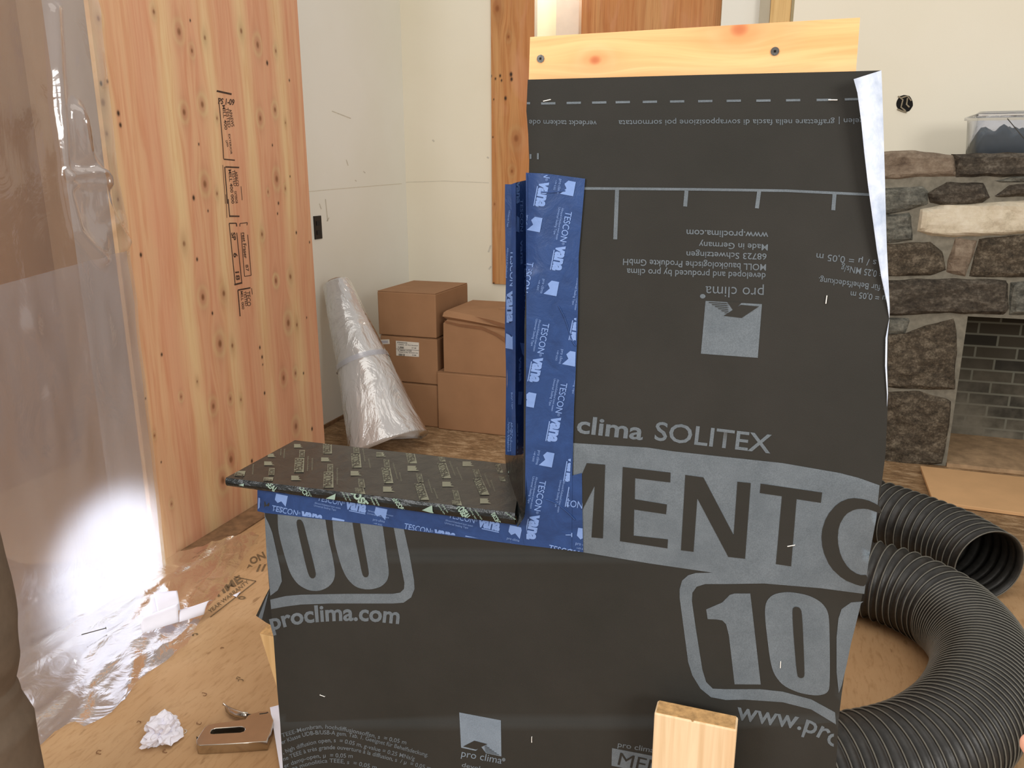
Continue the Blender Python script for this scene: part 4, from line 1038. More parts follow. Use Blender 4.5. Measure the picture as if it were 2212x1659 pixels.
# small print columns beside
for (x0, y0, x1, y1, org, s) in ((1200,300,1190,510,O6b,S6b),(1260,330,1255,500,O6b,S6b),(1610,470,1610,700,O6b,S6b),(1970,200,2000,380,O6b,S6b),(2050,340,2075,470,O6b,S6b),(870,200,860,330,O6b,S6b),(820,200,815,290,O6b,S6b),(430,420,420,560,O6b,S6b),(280,240,335,440,O7b,S7b),(360,360,385,470,O7b,S7b),(720,450,770,620,O7b,S7b),(790,560,840,690,O7b,S7b),(990,220,1060,400,O7b,S7b),(1080,300,1150,460,O7b,S7b),(1430,380,1500,550,O7b,S7b),(1510,460,1560,600,O7b,S7b)):
    a, c_ = cr(org, s, [(x0, y0), (x1, y1)]); lay(b, flat_text('Butylkautschuk-Anschlussband', [a, c_], 3.2, 0), sill_top, 0, 2, None, topclip)
# print on the front edge
def sill_front(x, y): return hy(x, y, YS-.0045)
fclip = [(489,1033),(1112,1108),(1116,1133),(490,1048)]
def FP(poly): lay(b, tri_poly(poly), sill_front, .001, 3, None, fclip)
def FT(t, p, q, cap, bold=.02): lay(b, flat_text(t, [p, q], cap, bold), sill_front, .001, 3, None, fclip)
FP(cr(O6b, S6b, [(1455,890),(1595,822),(1580,915)])); FP(cr(O7b, S7b, [(648,828),(778,765),(782,840),(800,872)])); FP(cr(O6b, S6b, [(230,700),(305,680),(300,720)]))
FT('SOSEAL', (755,1062), (800,1116), 15, .05); FT('TOSEAL', *cr(O7b, S7b, [(1075,790),(1200,960)]), 14, .05)
FT('ENCORS', *cr(O7b, S7b, [(275,690),(400,860)]), 9, .03); FT('ENCORS', *cr(O7b, S7b, [(1640,980),(1560,850)]), 9, .03); FT('SEAL', *cr(O6b, S6b, [(610,700),(740,810)]), 11, .03); FT('OCN', *cr(O6b, S6b, [(1075,740),(1180,880)]), 9, .03)
for x0, y0, x1, y1, org, s in ((1680,800,1740,920,O6b,S6b),(1740,820,1800,930,O6b,S6b),(2080,880,2140,980,O6b,S6b),(2150,900,2200,990,O6b,S6b),(0,675,50,770,O7b,S7b),(50,680,110,790,O7b,S7b),(850,770,930,880,O7b,S7b),(900,760,970,860,O7b,S7b),(1240,810,1330,950,O7b,S7b),(1310,830,1400,950,O7b,S7b),(1690,860,1840,960,O7b,S7b),(1200,790,1250,870,O6b,S6b)):
    a, c_ = cr(org, s, [(x0, y0), (x1, y1)]); FT('Sealing tape', a, c_, 3.4, 0)
sb = b.build('sill_board', [M_black, M_blackfront, M_greydimink, M_greenink], mk, fix=False)
sb['label'] = 'sill board wrapped in black printed butyl tape'
# jamb: splayed reveal and narrow return faced in tape
def jp(x, y, Y): return hy(x, y, Y)
zS = FR.z+.001; zJ = hy(1100, 398, 1.40).z
b = MB()
JA = (hy(1092, 700, 1.40).x, 1.40); JB = (hy(1114, 700, 1.385).x, 1.385); JC = (hy(1138, 700, 1.206).x, 1.206)
def pl(P_, z): return Vector((P_[0], P_[1], z))
zB = hy(1100, 985, 1.40).z
ztapetop = hy(1140, 375, 1.2).z
b = MB(); pr = [(JC[0]+.004, 1.225), (JC[0]+.04, 1.225), (JC[0]+.04, 1.50), (JA[0]+.003, 1.50), (JA[0]+.003, 1.400), (JB[0]-.003, 1.400), (JB[0]-.003, 1.488), (JC[0]+.004, 1.488)]
n = len(pr); b.add([(x, y, zS) for x, y in pr]+[(x, y, zJ-.004) for x, y in pr], [tuple(range(n-1, -1, -1)), tuple(range(n, 2*n))]+[(i, (i+1) % n, (i+1) % n+n, i+n) for i in range(n)])
b.build('jamb_board', M_stud, mk)
b = MB(); NZ = 40; V = []
prof_ = [JA, ((JA[0]+JB[0])/2, JA[1]-.004), JB, (JB[0]+.003, 1.425), (JB[0]+.009, 1.465), (JB[0]+(JC[0]-JB[0])*.6, 1.44), (JC[0]-.004, 1.3), JC]
for j in range(NZ):
    t = j/(NZ-1)
    for k, (x, y) in enumerate(prof_):
        zt2 = zJ+(0 if k < 2 else (ztapetop-zJ)*(k-1)/6); z = zB+(zt2-zB)*t
        V.append((x+.0018*mnoise.noise(Vector((k, z*9, 2))), y+.002*mnoise.noise(Vector((k*2, z*7, 5))), z))
K = len(prof_)
b.add(V, [(j*K+k, j*K+k+1, (j+1)*K+k+1, (j+1)*K+k) for j in range(NZ-1) for k in range(K-1)], 0)
def jam(x, y):
    # left return strip only
    return hy(x, y, 1.396)
jbvh = BVHTree.FromPolygons([Vector(v) for v in b.v], b.f)
def jam2(x, y):
    d_ = ray(x, y).normalized(); r_ = jbvh.ray_cast(CC, d_)
    return r_[0] if r_[0] is not None else hy(x, y, 1.42)
def JT(t, p, q, cap, bold=.01, s_=jam, clip=None): lay(b, flat_text(t, [p, q], cap, bold), s_, .004, 1, 12, clip)
jc = [(1090,398),(1114,398),(1114,990),(1090,990)]
JT('TESCON', (1103,540), (1101,618), 11, .01, clip=jc); JT('vana', (1096,627), (1096,697), 17, .045, clip=jc); JT('vana', (1097,900), (1096,960), 1, 0)
JT('TESCON', (1106,915), (1107,988), 12, .01, clip=[(1090,398),(1120,398),(1120,990),(1090,990)]); lay(b, line_geo([(1094,640),(1095,697)], 1.5), jam, .004, 1)
JT('Allround-Klebeband', (1095,535), (1092,600), 3.5, 0); JT('Universal Tape', (1099,455), (1095,490), 3.2, 0); JT('Butyl Tape', (1104,848), (1106,884), 3.2, 0); JT('System Klebeband', (1098,912), (1096,975), 4, 0); JT('Airtight Adhesive', (1103,912), (1101,975), 4, 0)
lay(b, tri_poly([(1093,720),(1100,723),(1105,728),(1113,722),(1113,756),(1092,752)]), jam, .004, 1)
for t, p, q, cap, bold in (('vana', (1116,392), (1116,440), 9, .04), ('TESCON', (1124,430), (1124,500), 6, .01), ('vana', (1124,518), (1125,572), 6, .03), ('TESCON vana', (1133,565), (1133,700), 7, .01), ('vana', (1121,770), (1121,825), 7, .04), ('TESCON', (1128,960), (1130,1040), 5, .02)):
    lay(b, flat_text(t, [p, q], cap, bold), jam2, .0012, 2, 3, [(1114,378),(1137,378),(1137,1060),(1114,1060)])
for q_ in ([(1116,466),(1122,470),(1122,502),(1115,500)], [(1123,740),(1133,742),(1133,772),(1128,764)], [(1120,846),(1129,846),(1126,874),(1119,874)]): lay(b, tri_poly(q_), jam2, .0012, 2, 3)
o = b.build('jamb_tape', [M_blue, M_blueink, simple('shaded tape ink', (96, 128, 180), .5, .1, 60, 0)], mk, fix=False)
# black upturn of the sill tape at the inner corner
b = MB(); rows_ = []
LE = [(1092,980,1.392),(1095,1010,1.385),(1097,1040,1.36),(1103,1068,1.31),(1109,1092,1.25),(1117,1112,1.20),(1120,1132,1.180)]
RE = [(1138,980,1.204),(1138,1010,1.202),(1138,1040,1.20),(1138,1068,1.197),(1137,1092,1.193),(1134,1115,1.188),(1122,1134,1.180)]
K = 8; V = []
for (a, c_) in zip(LE, RE):
    A_ = hy(*a); B_ = hy(*c_)
    for k in range(K):
        u = k/(K-1); p = A_.lerp(B_, u); p.y += -.006*math.sin(math.pi*u)*(.4 if u > .6 else 1)-.004; V.append(p)
b.add(V, [(j*K+k, j*K+k+1, (j+1)*K+k+1, (j+1)*K+k) for j in range(6) for k in range(K-1)], 0)
def cor(x, y):
    f_ = (x-1095)/43; Y = 1.38-.175*max(0, min(1, f_)); Y = min(Y, float(np.interp(y, [985, 1040, 1080, 1110, 1134], [1.38, 1.35, 1.27, 1.2, 1.18]))); return hy(x, y, Y-.012)
lay(b, tri_poly(cr((1080, 680), 3.073, [(50,1128),(125,1160),(132,1205),(105,1255),(85,1215)])), cor, .004, 1, 8)
lay(b, flat_text('SO', [(1096,987), (1120,992)], 10, .05), cor, .004, 1, 8, [(1093,984),(1124,988),(1124,998),(1093,998)])
lay(b, tri_poly([(1108,1051),(1117,1047),(1118,1055),(1111,1058)]), cor, .006, 0)
for y in (1020, 1030): lay(b, flat_text('pro clima', [(1098,y), (1120,y+3)], 4, .02), cor, .004, 1, 8)
b.build('corner_tape', [M_blackfront, M_greenink], mk, smooth=True, fix=False)
# blue tape: horizontal under the sill, vertical on the face
def TP(off):
    return lambda x, y: (lambda p: CC+(p-CC)*(1-off/(p-CC).length))(M_(x, y))
def unit(mb, s_, x, y, dx, dy, k=1.0, clip=None, mi=1, parts='tvls'):
    """one repeat of the tape print: TESCON (R) vana, small lines, logo flag"""
    L_ = math.hypot(dx, dy); d = (dx/L_, dy/L_); u_ = (d[1], -d[0])
    def pt(a, c_): return (x+d[0]*a*k+u_[0]*c_*k, y+d[1]*a*k+u_[1]*c_*k)
    if 't' in parts:
        lay(mb, flat_text('TESCON', [pt(0, 0), pt(76, 0)], 16*k, .006), s_, .0008, mi, 14, clip)
        lay(mb, flat_text('\u00ae', [pt(77, 6), pt(84, 6)], 6*k, .0), s_, .0008, mi, 14, clip)
    if 'v' in parts:
        lay(mb, flat_text('vana', [pt(86, -5), pt(150, -5)], 30*k, .05), s_, .0008, mi, 14, clip)
        lay(mb, line_geo([pt(100, -10), pt(150, -10)], 2.6*k), s_, .0008, mi, 14, clip)
    if 's' in parts:
        lay(mb, flat_text('Allround-Klebeband innen aussen', [pt(-6, -11), pt(74, -11)], 5.5*k, .0), s_, .0008, mi, 14, clip)
        lay(mb, flat_text('Universal Sealing Tape', [pt(-6, -19), pt(62, -19)], 5.5*k, .0), s_, .0008, mi, 14, clip)
    if 'l' in parts:
        q_ = [pt(176, 17), pt(212, 17), pt(212, -16), pt(196, -3), pt(186, -10), pt(176, -2)]
        lay(mb, tri_poly(q_), s_, .0008, mi, 14, clip)
        lay(mb, flat_text('pro clima', [pt(176, -24), pt(212, -24)], 7*k, 0), s_, .0008, mi, 14, clip)
        lay(mb, flat_text('+49 6202', [pt(180, -34), pt(206, -34)], 4.5*k, 0), s_, .0008, mi, 14, clip)
b = MB(); S_ = TP(.0018)
hp = [(556,1058),(820,1090),(1125,1130),(1140,1179),(972,1157),(800,1133),(690,1121),(572,1108),(556,1104)]
lay(b, tri_poly(hp), S_, 0, 0, 12)
hc_ = [(556,1058),(1125,1130),(1140,1179),(800,1134),(556,1104)]
unit(b, S_, 685, 1081, 10, 2.1, .72, hc_); unit(b, S_, 968, 1118, 10, 2.2, .76, hc_); unit(b, S_, 586, 1103, 10, 2.1, .75, hc_); unit(b, S_, 872, 1142, 10, 2.1, .76, hc_); unit(b, S_, 470, 1052, 10, 2.1, .72, hc_, parts='ls')
unit(b, S_, 800, 1098, 10, 2.1, .7, hc_, parts='s');
lay(b, tri_poly([(558,1075),(562,1076),(561,1096),(557,1100)]), S_, .0008, 1)
b.build('sill_face_tape', [M_blue, M_blueink], mk, smooth=True, fix=False)
b = MB(); S_ = TP(.0028)
vp = [(1136,373),(1180,375),(1264,386),(1250,555),(1248,700),(1240,882),(1236,1035),(1235,1189),(1133,1178),(1124,1130),(1134,1110),(1137,700)]
lay(b, tri_poly(vp), S_, 0, 0, 12)
vc = [(1137,374),(1264,386),(1248,700),(1236,1035),(1232,1185),(1137,1178)]
for x, y, p_ in ((1222,456,'tvsl'),(1173,697,'tvsl'),(1212,826,'tvsl'),(1166,1037,'tvsl'),(1139,565,'t'),(1262,608,'tvsl'),(1186,318,'tvl'),(1258,240,'l'),(1254,968,'tv'),(1225,1045,'s'),(1262,800,'s'),(1136,905,'s'),(1140,700,'s')):
    unit(b, S_, x, y, -1.9, 10, .87, vc, parts=p_)
unit(b, S_, 1248, 912, -1.7, 10, .87, vc, parts='tv')
# wrinkle ridges
b.build('jamb_face_tape', [M_blue, M_blueink], mk, smooth=True, fix=False)
b = MB()
for pts in ([(1206,660),(1222,690),(1236,738),(1244,748)], [(1178,1078),(1200,1086),(1225,1105),(1243,1124)], [(1168,415),(1195,416),(1222,412)]):
    b = MB(); q_ = [TP(.0034)(*p) for p in smooth_path(pts)]; b.tube(q_, [.0003]+[.0011]*(len(q_)-2)+[.0003], 6)
    b.build('tape_wrinkle', M_blue, mk, smooth=True)
b = MB(); S_ = TP(.0020)
pp_ = [(1225,1030),(1257,1022),(1258,1100),(1260,1193),(1225,1188)]
lay(b, tri_poly(pp_), S_, 0, 0, 12)
unit(b, S_, 1190, 1088, 10, 1.6, .9, pp_, parts='t'); unit(b, S_, 1186, 1190, 10, 2.1, .85, pp_); unit(b, S_, 1090, 1130, 10, 1.6, .9, pp_, parts='l')
S_ = TP(.0036); cc_ = [(1136,1150),(1262,1165),(1262,1193),(1136,1178)]
unit(b, S_, 1184, 1190, 10, 2.2, .85, cc_, parts='t')
lay(b, flat_text('T', [(1222,1151),(1222,1160)], 14, .01), S_, 0, 1, 30)
b.build('patch_tape', [M_blue, M_blueink], mk, smooth=True, fix=False)
# leaning brace at the lower left
Z1 = hy(561, 1369, 1.31).z
b = MB(); A1 = hy(561,1369,1.31); A2 = A1+Vector((.089, 0, 0)); Lb = hy(598,1485,1.31); dirv = (Lb-A1); dirv.y = .0; k_ = (Z1-.0)/(-dirv.z); B1 = A1+dirv*k_; B2 = B1+Vector((.089, 0, 0))
yb3 = .04
b.hexa([B1, B2, B2+Vector((0, yb3, 0)), B1+Vector((0, yb3, 0)), A1, A2, A2+Vector((0, yb3, .0)), A1+Vector((0, yb3, 0))])
br = b.build('brace', M_pine, mk, bevel=.001)
b = MB(); b.add([A1+Vector((0, 0, .0006)), A2+Vector((0, 0, .0006)), A2+Vector((0, yb3, .012)), A1+Vector((0.004, yb3, .012)), A1+Vector((0, yb3, 0)), A2+Vector((0, yb3, 0))], [(0, 1, 2, 3), (3, 2, 5, 4), (0, 3, 4), (1, 5, 2)]); b.build('end_grain', M_endgrain, br)

# ============================================================ FRONT BOARD
p0 = hy(1413, 1544, 1.13); p1 = hy(1592, 1573, 1.13)
zt3 = (p0.z+p1.z)/2
e = empty('pine_board', ((p0.x+p1.x)/2, 1.15, 0), 'short upright pine board standing in front of the dark membrane', 'board')
b = MB(); b.box((p0.x, 1.13, 0), (p1.x, 1.165, zt3)); b.build('board_body', mat_pine('pine board face', (238, 212, 174), (224, 190, 148), (1, 1, .04), 75), e, bevel=.003)
b = MB(); b.box((p0.x+.003, 1.132, zt3-.001), (p1.x-.003, 1.163, zt3+.0008)); b.build('end_grain', M_endgrain, e)
b = MB(); kk = hy(1496, 1557, 1.13); b.tube([kk+Vector((0, -.0004, 0)), kk+Vector((0, .002, 0))], .0016, 10); b.build('small_knot', M_endgrain, e)

# ============================================================ THINGS ON THE FLOOR
def onf(z=0.0): return lambda x, y: hz(x, y, z)
# floor stamps
b = MB(); f0 = onf(.0006)
def FS(t, p, q, cap, bold=.02): lay(b, flat_text(t, [p, q], cap, bold), f0, .001, 0)
O9 = (360, 1180); S9 = 8.296; c9 = lambda *p: cr(O9, S9, p)
FS('ETIME', *c9((760,1010),(1370,620)), 15, .03); FS('YEAR WARRANTY', *c9((780,1200),(1480,650)), 8, .01)
lay(b, line_geo(c9((1210,545),(1600,625),(780,1270)), 2), f0, .001, 0); FS('o', *c9((1270,950),(1420,945)), 9)
FS('ON', *c9((1520,330),(1780,200)), 14, .03); FS('A', *c9((1440,390),(1540,360)), 6); FS('//', *c9((1600,450),(1790,440)), 14)
O10 = (280, 1260); S10 = 6.144; c10 = lambda *p: cr(O10, S10, p)
FS('PR-1705', *c10((250,1080),(790,670)), 17, .02); FS('n', *c10((830,700),(910,680)), 6); FS('O', *c10((350,1085),(450,1040)), 7)
fl_ = b.build('floor_stamp', M_stampF, fix=False); fl_.name = 'trim_4'; tag(fl_, kind='structure')
# curled release paper
def strip(name, px, zs, label, thick=.0006, bend=.02, group='paper scraps on the subfloor'):
    """quad of four floor pixels, curled along its length"""
    a, c_, d_, e_ = [hz(x, y, z) for (x, y), z in zip(px, zs)]
    mb = MB(); nu, nv = 14, 6; V = []
    for j in range(nv):
        for i in range(nu):
            u = i/(nu-1); v = j/(nv-1); p = a.lerp(c_, u).lerp(e_.lerp(d_, u), v); p.z += (.022 if bend > .0035 and name == 'paper_strip' and px[0][0] < 500 else 0)+bend*math.sin(math.pi*v)*(.5+.5*u); V.append(p)
    mb.add(V, [(j*nu+i, j*nu+i+1, (j+1)*nu+i+1, (j+1)*nu+i) for j in range(nv-1) for i in range(nu-1)])
    o = mb.build(name, M_paper, smooth=True); tag(o, label, 'paper', group)
    s = o.modifiers.new('t', 'SOLIDIFY'); s.thickness = thick; return o
strip('paper_strip', [(333,1292),(384,1288),(391,1330),(344,1345)], (.03, .03, .012, .012), 'upper curled white paper strip by the plastic, behind the long one')
strip('paper_strip', [(305,1348),(388,1316),(388,1356),(308,1381)], (.028, .028, .004, .004), 'long white paper strip lying lowest among the curled pieces')
strip('paper_strip', [(390,1330),(462,1309),(442,1340),(389,1357)], (.02, .02, .004, .004), 'white paper strip pointing right towards the floor stamp')
strip('paper_strip', [(326,1300),(336,1296),(350,1345),(330,1342)], (.02, .02, .004, .004), 'small standing white paper piece at the left of the strips', bend=.004)
strip('paper_strip', [(583,1528),(602,1523),(626,1668),(606,1668)], (.01, .01, .01, .01), 'white paper strip beside the stapler at the foot of the membrane', bend=.004)
strip('paper_scrap', [(503,1286),(514,1281),(520,1278),(511,1290)], (.004, .004, .004, .004), 'tiny white paper chip on the floor stamp', bend=.001)
# crumpled tissue
bm = bmesh.new(); bmesh.ops.create_icosphere(bm, subdivisions=4, radius=1)
cpx = hz(354, 1578, .025); 
for v in bm.verts:
    d = v.co.normalized(); r = .036*(1+.9*mnoise.noise(d*1.3+Vector((3, 1, 7)))+.5*abs(mnoise.noise(d*3.1))+.25*abs(mnoise.noise(d*7)))
    r += .007*(mnoise.cell(d*2.2+Vector((9, 9, 9)))-.5)
    v.co = Vector((d.x*r*.95, d.y*r*1.25, d.z*r*.8))
    v.co += cpx; v.co.z = max(.002, v.co.z)
me = bpy.data.meshes.new('crumpled_paper'); bm.to_mesh(me); bm.free()
o = link('crumpled_paper', me, M_paper); tag(o, 'small ball of crumpled white paper on the floor left of the stapler', 'paper')
# staple gun lying on its side
e = empty('staple_gun', hz(505, 1600, 0), 'chrome hand staple gun lying on its side on the subfloor', 'stapler')
HT = .026
O5 = (400, 1490); S5 = 9.217
def sg(pts, z=HT): return [hz(*p, z) for p in cr(O5, S5, pts)]
outl = [(235,1010),(330,860),(400,760),(470,710),(560,690),(1210,600),(1260,520),(1330,490),(1480,450),(1640,440),(1700,500),(1745,620),(1690,860),(1640,960),(1620,1030),(900,1080),(300,1110),(250,1100)]
slot = [(490,860),(520,800),(600,770),(900,750),(1130,735),(1190,755),(1205,790),(1180,840),(1100,865),(800,880),(560,895),(500,890)]
bo = sg(outl); sl = sg(slot)
cu = bpy.data.curves.new('c', 'CURVE'); cu.dimensions = '2D'; cu.fill_mode = 'BOTH'; cu.extrude = (HT-.002)/2; cu.bevel_depth = .0016; cu.bevel_resolution = 2
for pp in (bo, sl):
    sp = cu.splines.new('POLY'); sp.points.add(len(pp)-1); sp.use_cyclic_u = True
    for i, p in enumerate(pp): sp.points[i].co = (p.x, p.y, 0, 1)
ob = bpy.data.objects.new('c', cu); COL.objects.link(ob); dg = bpy.context.evaluated_depsgraph_get(); dg.update()
me = bpy.data.meshes.new_from_object(ob.evaluated_get(dg)); bpy.data.objects.remove(ob)
me.transform(Matrix.Translation((0, 0, HT/2+.001))); me.materials.clear()
link('gun_body', me, M_steel, e)
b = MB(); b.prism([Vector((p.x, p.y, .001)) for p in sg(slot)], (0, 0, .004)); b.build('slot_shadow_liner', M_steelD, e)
b = MB()   # magazine along the base edge
m0 = sg([(300,1035),(1600,940),(1610,1040),(300,1120)], .012)
b.prism([Vector((p.x, p.y, .004)) for p in m0], (0, 0, .021)); b.build('magazine', simple('brass steel', (170, 150, 112), .3, .1, 60, 0, Metallic=1.0), e, bevel=.002)
b = MB(); b.prism([Vector((p.x, p.y, .003)) for p in sg([(232,1010),(300,1050),(306,1120),(252,1120)], .012)], (0, 0, .022)); b.build('magazine_latch', M_dark, e)
b = MB(); V = []   # lever: curved channel
lv = sg([(745,262),(850,320),(1000,385),(1130,440),(1265,480)], .018); lv2 = sg([(800,400),(880,470),(1000,520),(1130,545),(1245,548)], .018)
for a, c_ in zip(lv, lv2):
    for k in range(7):
        u = k/6; p = a.lerp(c_, u); p.z = .012+.016*math.sin(math.pi*u); V.append(p)
b.add(V, [(i*7+k, i*7+k+1, (i+1)*7+k+1, (i+1)*7+k) for i in range(4) for k in range(6)]); o = b.build('lever', M_steel, e, smooth=True)
s = o.modifiers.new('t', 'SOLIDIFY'); s.thickness = .0014
b = MB(); b.tube(sg([(1255,500),(1330,505),(1400,490),(1480,485)], .024), .003, 8); b.tube(sg([(1480,485),(1600,470),(1650,455)], .027), .002, 8); b.build('lever_linkage', M_steelD, e)
for p in ((1425,570),(1645,455),(1350,800),(1298,830),(385,915),(1580,800)):
    c0 = sg([p], HT+.0012)[0]; b = MB(); b.tube([c0-Vector((0, 0, .002)), c0], .0022, 10); b.build('rivet', M_steel, e)
b = MB(); b.tube(sg([(1430,640),(1375,780)], HT), .0012, 6); b.tube(sg([(1335,870),(1310,940)], HT), .0012, 6); b.tube(sg([(1380,600),(1430,628),(1540,632),(1590,680)], HT), .0007, 6); b.build('body_seam', M_steel, e)
# nail and crumbs
b = MB(); a, c_ = hz(176, 1371, .03), hz(228, 1357, .03); b.tube([a, c_], .0015, 8); b.tube([c_, c_+(c_-a).normalized()*.002], .004, 10)
o = b.build('nail', M_steelD, smooth=False); tag(o, 'thin dark nail lying on the crumpled plastic film', 'nail')
for i, (x, y, w_, c_) in enumerate([(520,1470,.014,'y'),(515,1465,.012,'y'),(357,1623,.012,'d'),(430,1562,.012,'d'),(395,1580,.02,'w'),(440,1500,.016,'d'),(300,1560,.01,'d'),(480,1400,.009,'d'),(215,1625,.016,'d')]):
    p = hz(x, y, .002); b = MB(); n = 9
    b.tube([p+Vector((math.cos(t)*w_*.55, math.sin(t)*w_*.4, .001*math.sin(3*t)+.0005)) for t in [q*4.6/n+i for q in range(n)]], .0009, 5)
    mt = {'y': M_stampF, 'd': M_cardD, 'w': M_label}[c_]
    o = b.build('tape_shaving', mt, smooth=True); tag(o, 'small curled shaving lying loose on the subfloor near the stapler', 'shaving', 'loose shavings on the subfloor')
# sawdust smear
b = MB()
p_ = [hz(x, y, .0) for x, y in ((100,1450),(135,1420),(165,1390),(200,1380),(235,1350),(240,1362),(205,1395),(170,1415),(140,1440),(112,1456))]

# ============================================================ PEOPLE AT THE EDGES
def skin_body(name, joints, edges, mat, parent=None, root=0, sub=2):
    me = bpy.data.meshes.new(name); me.from_pydata([j[0] for j in joints], edges, [])
    o = bpy.data.objects.new(name, me); COL.objects.link(o); me.materials.append(mat)
    md = o.modifiers.new('skin', 'SKIN'); md.use_smooth_shade = True
    for i, j in enumerate(joints):
        r = j[1] if isinstance(j[1], tuple) else (j[1], j[1]); me.skin_vertices[0].data[i].radius = r; me.skin_vertices[0].data[i].use_root = (i == root)
    s = o.modifiers.new('sub', 'SUBSURF'); s.levels = sub; s.render_levels = sub
    dg = bpy.context.evaluated_depsgraph_get(); dg.update()
    m2 = bpy.data.meshes.new_from_object(o.evaluated_get(dg)); bpy.data.objects.remove(o)
    m2.materials.clear()
    return link(name, m2, mat, parent, True)
lp = hz(-50, 1205, .80); lp.z = 0       # outer side of the near leg
px_, py_ = lp.x-.105, lp.y
e = empty('person', (px_-.11, py_, 0), 'person in brown work clothes standing at the left edge of the photo', 'person')
cx, cy = px_-.11, py_
J = [((cx, cy, .98), (.15, .11)), ((cx, cy, 1.2), (.145, .1)), ((cx, cy, 1.38), (.16, .1)), ((cx, cy, 1.5), .06), ((cx, cy-.01, 1.58), .055), ((cx, cy, 1.66), .088), ((cx, cy, 1.74), .075),
     ((cx+.10, cy, .88), .098), ((cx+.105, cy-.01, .52), .07), ((cx+.105, cy+.01, .12), .048), ((cx+.105, cy-.13, .04), .035),
     ((cx-.10, cy, .88), .098), ((cx-.105, cy-.01, .52), .07), ((cx-.105, cy+.01, .12), .048), ((cx-.105, cy-.13, .04), .035),
     ((cx+.13, cy, 1.4), .055), ((cx+.12, cy+.02, 1.12), .042), ((cx+.05, cy-.2, 1.08), .033), ((cx+.0, cy-.27, 1.1), .028),
     ((cx-.17, cy, 1.4), .06), ((cx-.2, cy+.03, 1.12), .045), ((cx-.05, cy-.2, 1.05), .033), ((cx-.0, cy-.26, 1.06), .028)]
E_ = [(0,1),(1,2),(2,3),(3,4),(4,5),(5,6),(0,7),(7,8),(8,9),(9,10),(0,11),(11,12),(12,13),(13,14),(2,15),(15,16),(16,17),(17,18),(2,19),(19,20),(20,21),(21,22)]
skin_body('body', J, E_, M_skin, e)
def tube_cloth(name, pts, mat, seg=28, seed=0):
    mb = MB(); P_ = []
    dense = []
    for (p, r), (q_, r2) in zip(pts[:-1], pts[1:]):
        for k in range(8): t = k/8; dense.append((Vector(p).lerp(Vector(q_), t), r+(r2-r)*t))
    dense.append((Vector(pts[-1][0]), pts[-1][1])); V = []
    for j, (p, r) in enumerate(dense):
        for k in range(seg):
            a = 2*math.pi*k/seg; rr = r*(1+.07*mnoise.noise(Vector((math.cos(a)*1.2, math.sin(a)*1.2, p.z*9+seed))))
            V.append(p+Vector((math.cos(a)*rr, math.sin(a)*rr, 0)))
    mb.add(V, [(j*seg+k, j*seg+(k+1) % seg, (j+1)*seg+(k+1) % seg, (j+1)*seg+k) for j in range(len(dense)-1) for k in range(seg)])
    return mb.build(name, mat, e, smooth=True)
lx = lp.x
tube_cloth('trouser_leg', [((lx-.115, cy, .99), .10), ((lx-.108, cy, .86), .104), ((lx-.104, cy, .72), .110), ((lx-.102, cy, .64), .110), ((lx-.104, cy, .56), .103), ((lx-.110, cy, .505), .090), ((lx-.106, cy, .49), .092), ((lx-.106, cy, .465), .094), ((lx-.094, cy, .42), .102), ((lx-.09, cy, .34), .098), ((lx-.09, cy, .24), .094), ((lx-.09, cy, .09), .09)], M_trouser, seed=2)
tube_cloth('trouser_leg', [((cx-.105, cy, .99), .125), ((cx-.105, cy, .7), .11), ((cx-.105, cy, .45), .098), ((cx-.105, cy, .09), .09)], M_trouser, seed=7)
tube_cloth('jacket', [((cx, cy, .93), .175), ((cx, cy, 1.1), .165), ((cx, cy, 1.3), .175), ((cx, cy, 1.43), .15), ((cx, cy, 1.5), .08)], M_trouser, seed=12)
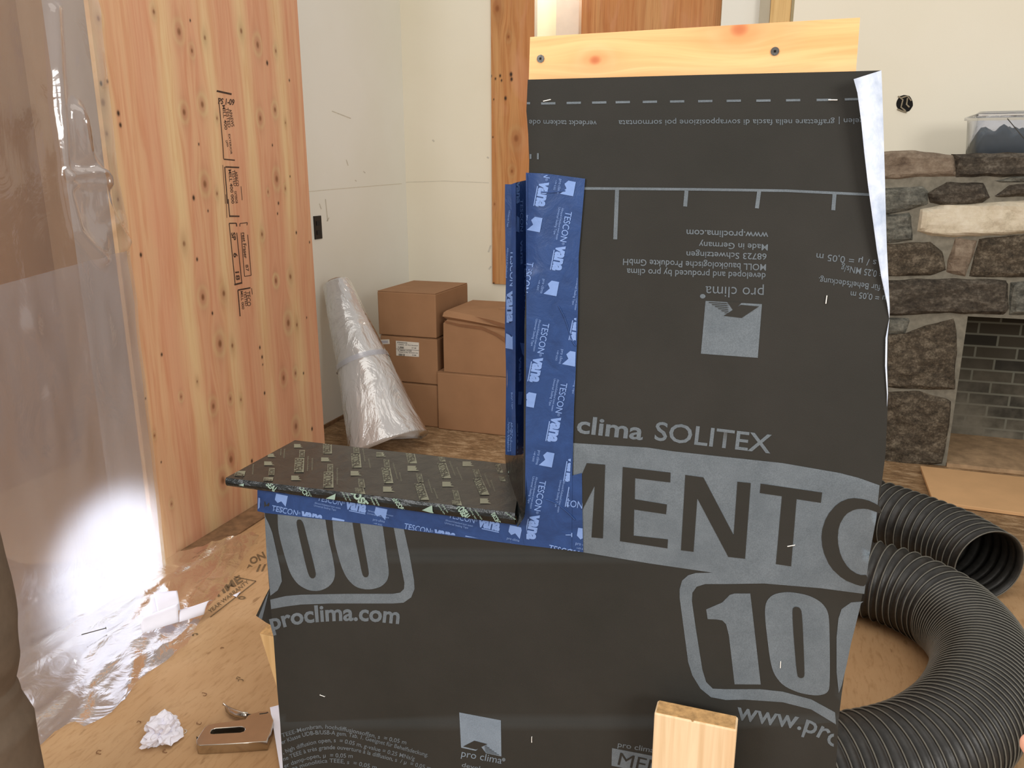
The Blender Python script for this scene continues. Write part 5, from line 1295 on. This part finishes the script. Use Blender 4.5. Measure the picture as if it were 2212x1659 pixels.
for sx in (lx-.09, cx-.105):
    b = MB(); 
    V = []; 
    for j, (yy, w_, h_) in enumerate(((.07, .03, .05), (.06, .045, .1), (.0, .05, .11), (-.08, .05, .075), (-.16, .052, .06), (-.2, .03, .035))):
        for k in range(12): a = 2*math.pi*k/12; V.append((sx+math.cos(a)*w_, cy+yy, max(0.001, h_/2+math.sin(a)*h_/2)))
    b.add(V, [(j*12+k, j*12+(k+1) % 12, (j+1)*12+(k+1) % 12, (j+1)*12+k) for j in range(5) for k in range(12)]+[tuple(range(12)), tuple(range(60, 72))]); b.build('boot', M_boot, e, smooth=True)
bm = bmesh.new(); bmesh.ops.create_uvsphere(bm, u_segments=24, v_segments=14, radius=1)
for v in bm.verts: v.co = Vector((cx+v.co.x*.088, cy+.012+v.co.y*.1, 1.72+v.co.z*.085*(1 if v.co.z > -.2 else .4)))
me = bpy.data.meshes.new('hair'); bm.to_mesh(me); bm.free(); link('hair', me, M_hair, e, True)
# hand entering at the right edge
D_ = .52
def hp_(x, y, d=D_): r_ = ray(x, y); return CC+r_*(d/r_.dot(fw))
e = empty('person', hp_(2700, 1750), 'fingertip of a hand reaching in at the right edge of the photo', 'person')
tipc = hp_(2211, 1611)
wr = hp_(2640, 1700); pm = hp_(2440, 1660)
J = [(tuple(hp_(2560, 1690)), (.03, .018)), (tuple(hp_(2470, 1668)), (.036, .014)), (tuple(hp_(2640, 1710)), .026), (tuple(hp_(2900, 1800)), .036)]
E_ = [(0, 1), (0, 2), (2, 3)]
for (a, c_, d_, r) in (((2410,1625),(2310,1612),(2203,1610),.0098), ((2405,1660),(2300,1665),(2245,1680),.008), ((2410,1690),(2320,1710),(2270,1730),.0075), ((2420,1720),(2350,1750),(2310,1765),.0065)):
    i0 = len(J); J += [(tuple(hp_(*a)), r*1.1), (tuple(hp_(*c_)), r), (tuple(hp_(*d_)), r*.86)]; E_ += [(1, i0), (i0, i0+1), (i0+1, i0+2)]
i0 = len(J); J += [(tuple(hp_(2500,1600)), .011), (tuple(hp_(2420,1550)), .0095), (tuple(hp_(2350,1540)), .0085)]; E_ += [(0, i0), (i0, i0+1), (i0+1, i0+2)]
skin_body('hand', J, E_, M_skin, e)
